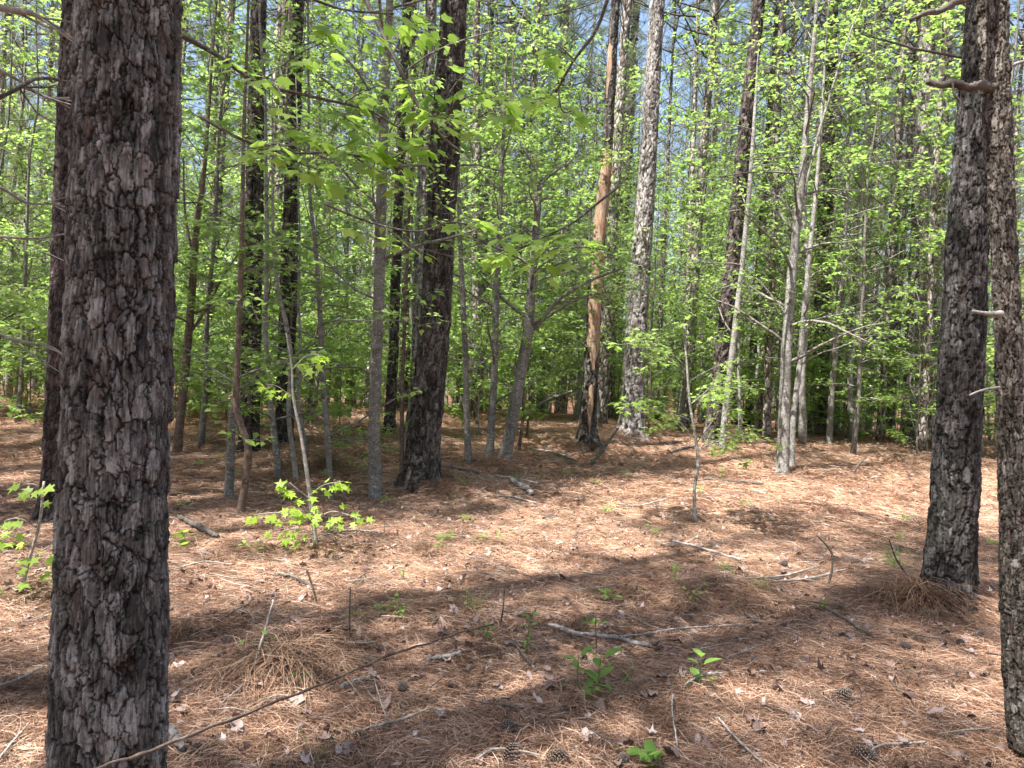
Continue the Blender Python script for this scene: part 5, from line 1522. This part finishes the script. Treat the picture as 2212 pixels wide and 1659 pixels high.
plant('broad leaved green plant standing alone behind the bowed grey stick', 1510, 1488, .18, 4, .09, 3, (.005, 0))
plant('low tangle of green shoots at the foot of the foreground pair', 1278, 1514, .07, 4, .05, 4)
plant('green sprig of small pointed leaves left of the mottled stick', 1134, 1418, .25, 7, .04, 5, (.03, 0))
plant('yellowish small shoot left of the green sprig', 1052, 1388, .09, 4, .04, 6)
plant('round leaved violet clump at the bottom edge', 1405, 1662, .06, 4, .055, 7, (0, 0), 'round', ROUND, up=.8)
plant('single round violet leaf behind the violet clump', 1346, 1640, .05, 1, .055, 8, (0, 0), 'round', ROUND, up=.8)
plant('small star leaved sprout right of the standing dead stem', 768, 1345, .10, 1, .07, 9, (0, 0), 'star', STAR)
plant('bright star leaved sprout behind the stripped pine clearing edge', 1560, 1035, .18, 4, .075, 10, (0, 0), 'star', STAR)
plant('green star leaved sprout right of the huge left trunk', 398, 1190, .16, 4, .09, 11, (0, 0), 'star', STAR, 'leaf_near')
plant('tiny green sprout left of the blackened cone', 650, 1480, .05, 3, .05, 12)
plant('little leafy sprout beside the middle needle tussock', 1458, 1262, .13, 4, .05, 13)
plant('little shoot on the sunlit slope at right', 1780, 1325, .10, 4, .035, 14)
plant('small shoot in the litter above the yellow seedling', 870, 1260, .10, 3, .045, 15)
plant('low sprout in front of the sinuous sapling', 1585, 975, .2, 4, .07, 16, (0, 0), 'star', STAR)
plant('sprout at the sunny edge left of the sinuous sapling', 1285, 1050, .08, 3, .06, 17)
for i, xy_ in enumerate(wedge(46, 4.0, 14, 36, seed=8)):
    b = (xy_[0], xy_[1], float(terrain(*xy_))); r = np.random.default_rng(1200 + i)
    L = ([], [], [], [])
    for q in range(3): tuft(r, np.array([r.normal() * .04, r.normal() * .04, .04 + .05 * r.random()]), np.zeros(3), L, 4, .045, .02, 0)
    tag(link('sprout', leaf_mesh('sprout', STAR if i % 2 else OVATE, L, M['leaf_plant'], r), None, b), near_label('tiny green sprout', *to_px(*b)), 'sprout', 'tiny sprouts in the needles')

def grass(label, px, py, n, h, spread, seed):
    b = at(px, py); b[2] = float(terrain(b[0], b[1])); r = np.random.default_rng(seed)
    a = r.random(n) * 6.28; l = h * (.5 + .7 * r.random(n)); V = []
    s = np.stack([-np.sin(a), np.cos(a), 0 * a], -1); p0 = np.stack([r.normal(size=n) * spread * .3, r.normal(size=n) * spread * .3, 0 * a - .005], -1)
    for t, w in ((0, 1), (.5, .8), (.85, .5), (1, .1)):
        q = p0 + np.stack([np.cos(a) * t * t * spread * 1.6, np.sin(a) * t * t * spread * 1.6, l * (t - .25 * t * t)], -1)
        V.append(q - s * .0016 * w); V.append(q + s * .0016 * w)
    V = np.stack(V, 1).reshape(-1, 3)
    F = (np.array([[0, 1, 3, 2], [2, 3, 5, 4], [4, 5, 7, 6]])[None] + (np.arange(n) * 8)[:, None, None]).reshape(-1, 4)
    tag(link('grass_tuft', np_mesh('grass_tuft', V, F, None, M['grass'], False, {'tint': np.repeat(r.random(n), 8)}), None, b), label, 'grass tuft')
grass('fine green grass tuft beside the thick right pine', 1935, 1232, 90, .26, .14, 1)
grass('arching grass blades behind the vine stem, centre', 1015, 1322, 22, .2, .12, 2)
grass('few upright grass blades right of the foreground plants', 1352, 1485, 14, .17, .04, 3)
grass('sparse grass blades at the bottom, right of the huge trunk', 690, 1640, 12, .14, .08, 4)
grass('thin yellowish grass tuft between the tussocks at right', 1640, 1282, 30, .2, .08, 5)
grass('short grass tuft near the twig left of centre', 1290, 1290, 16, .1, .06, 6)
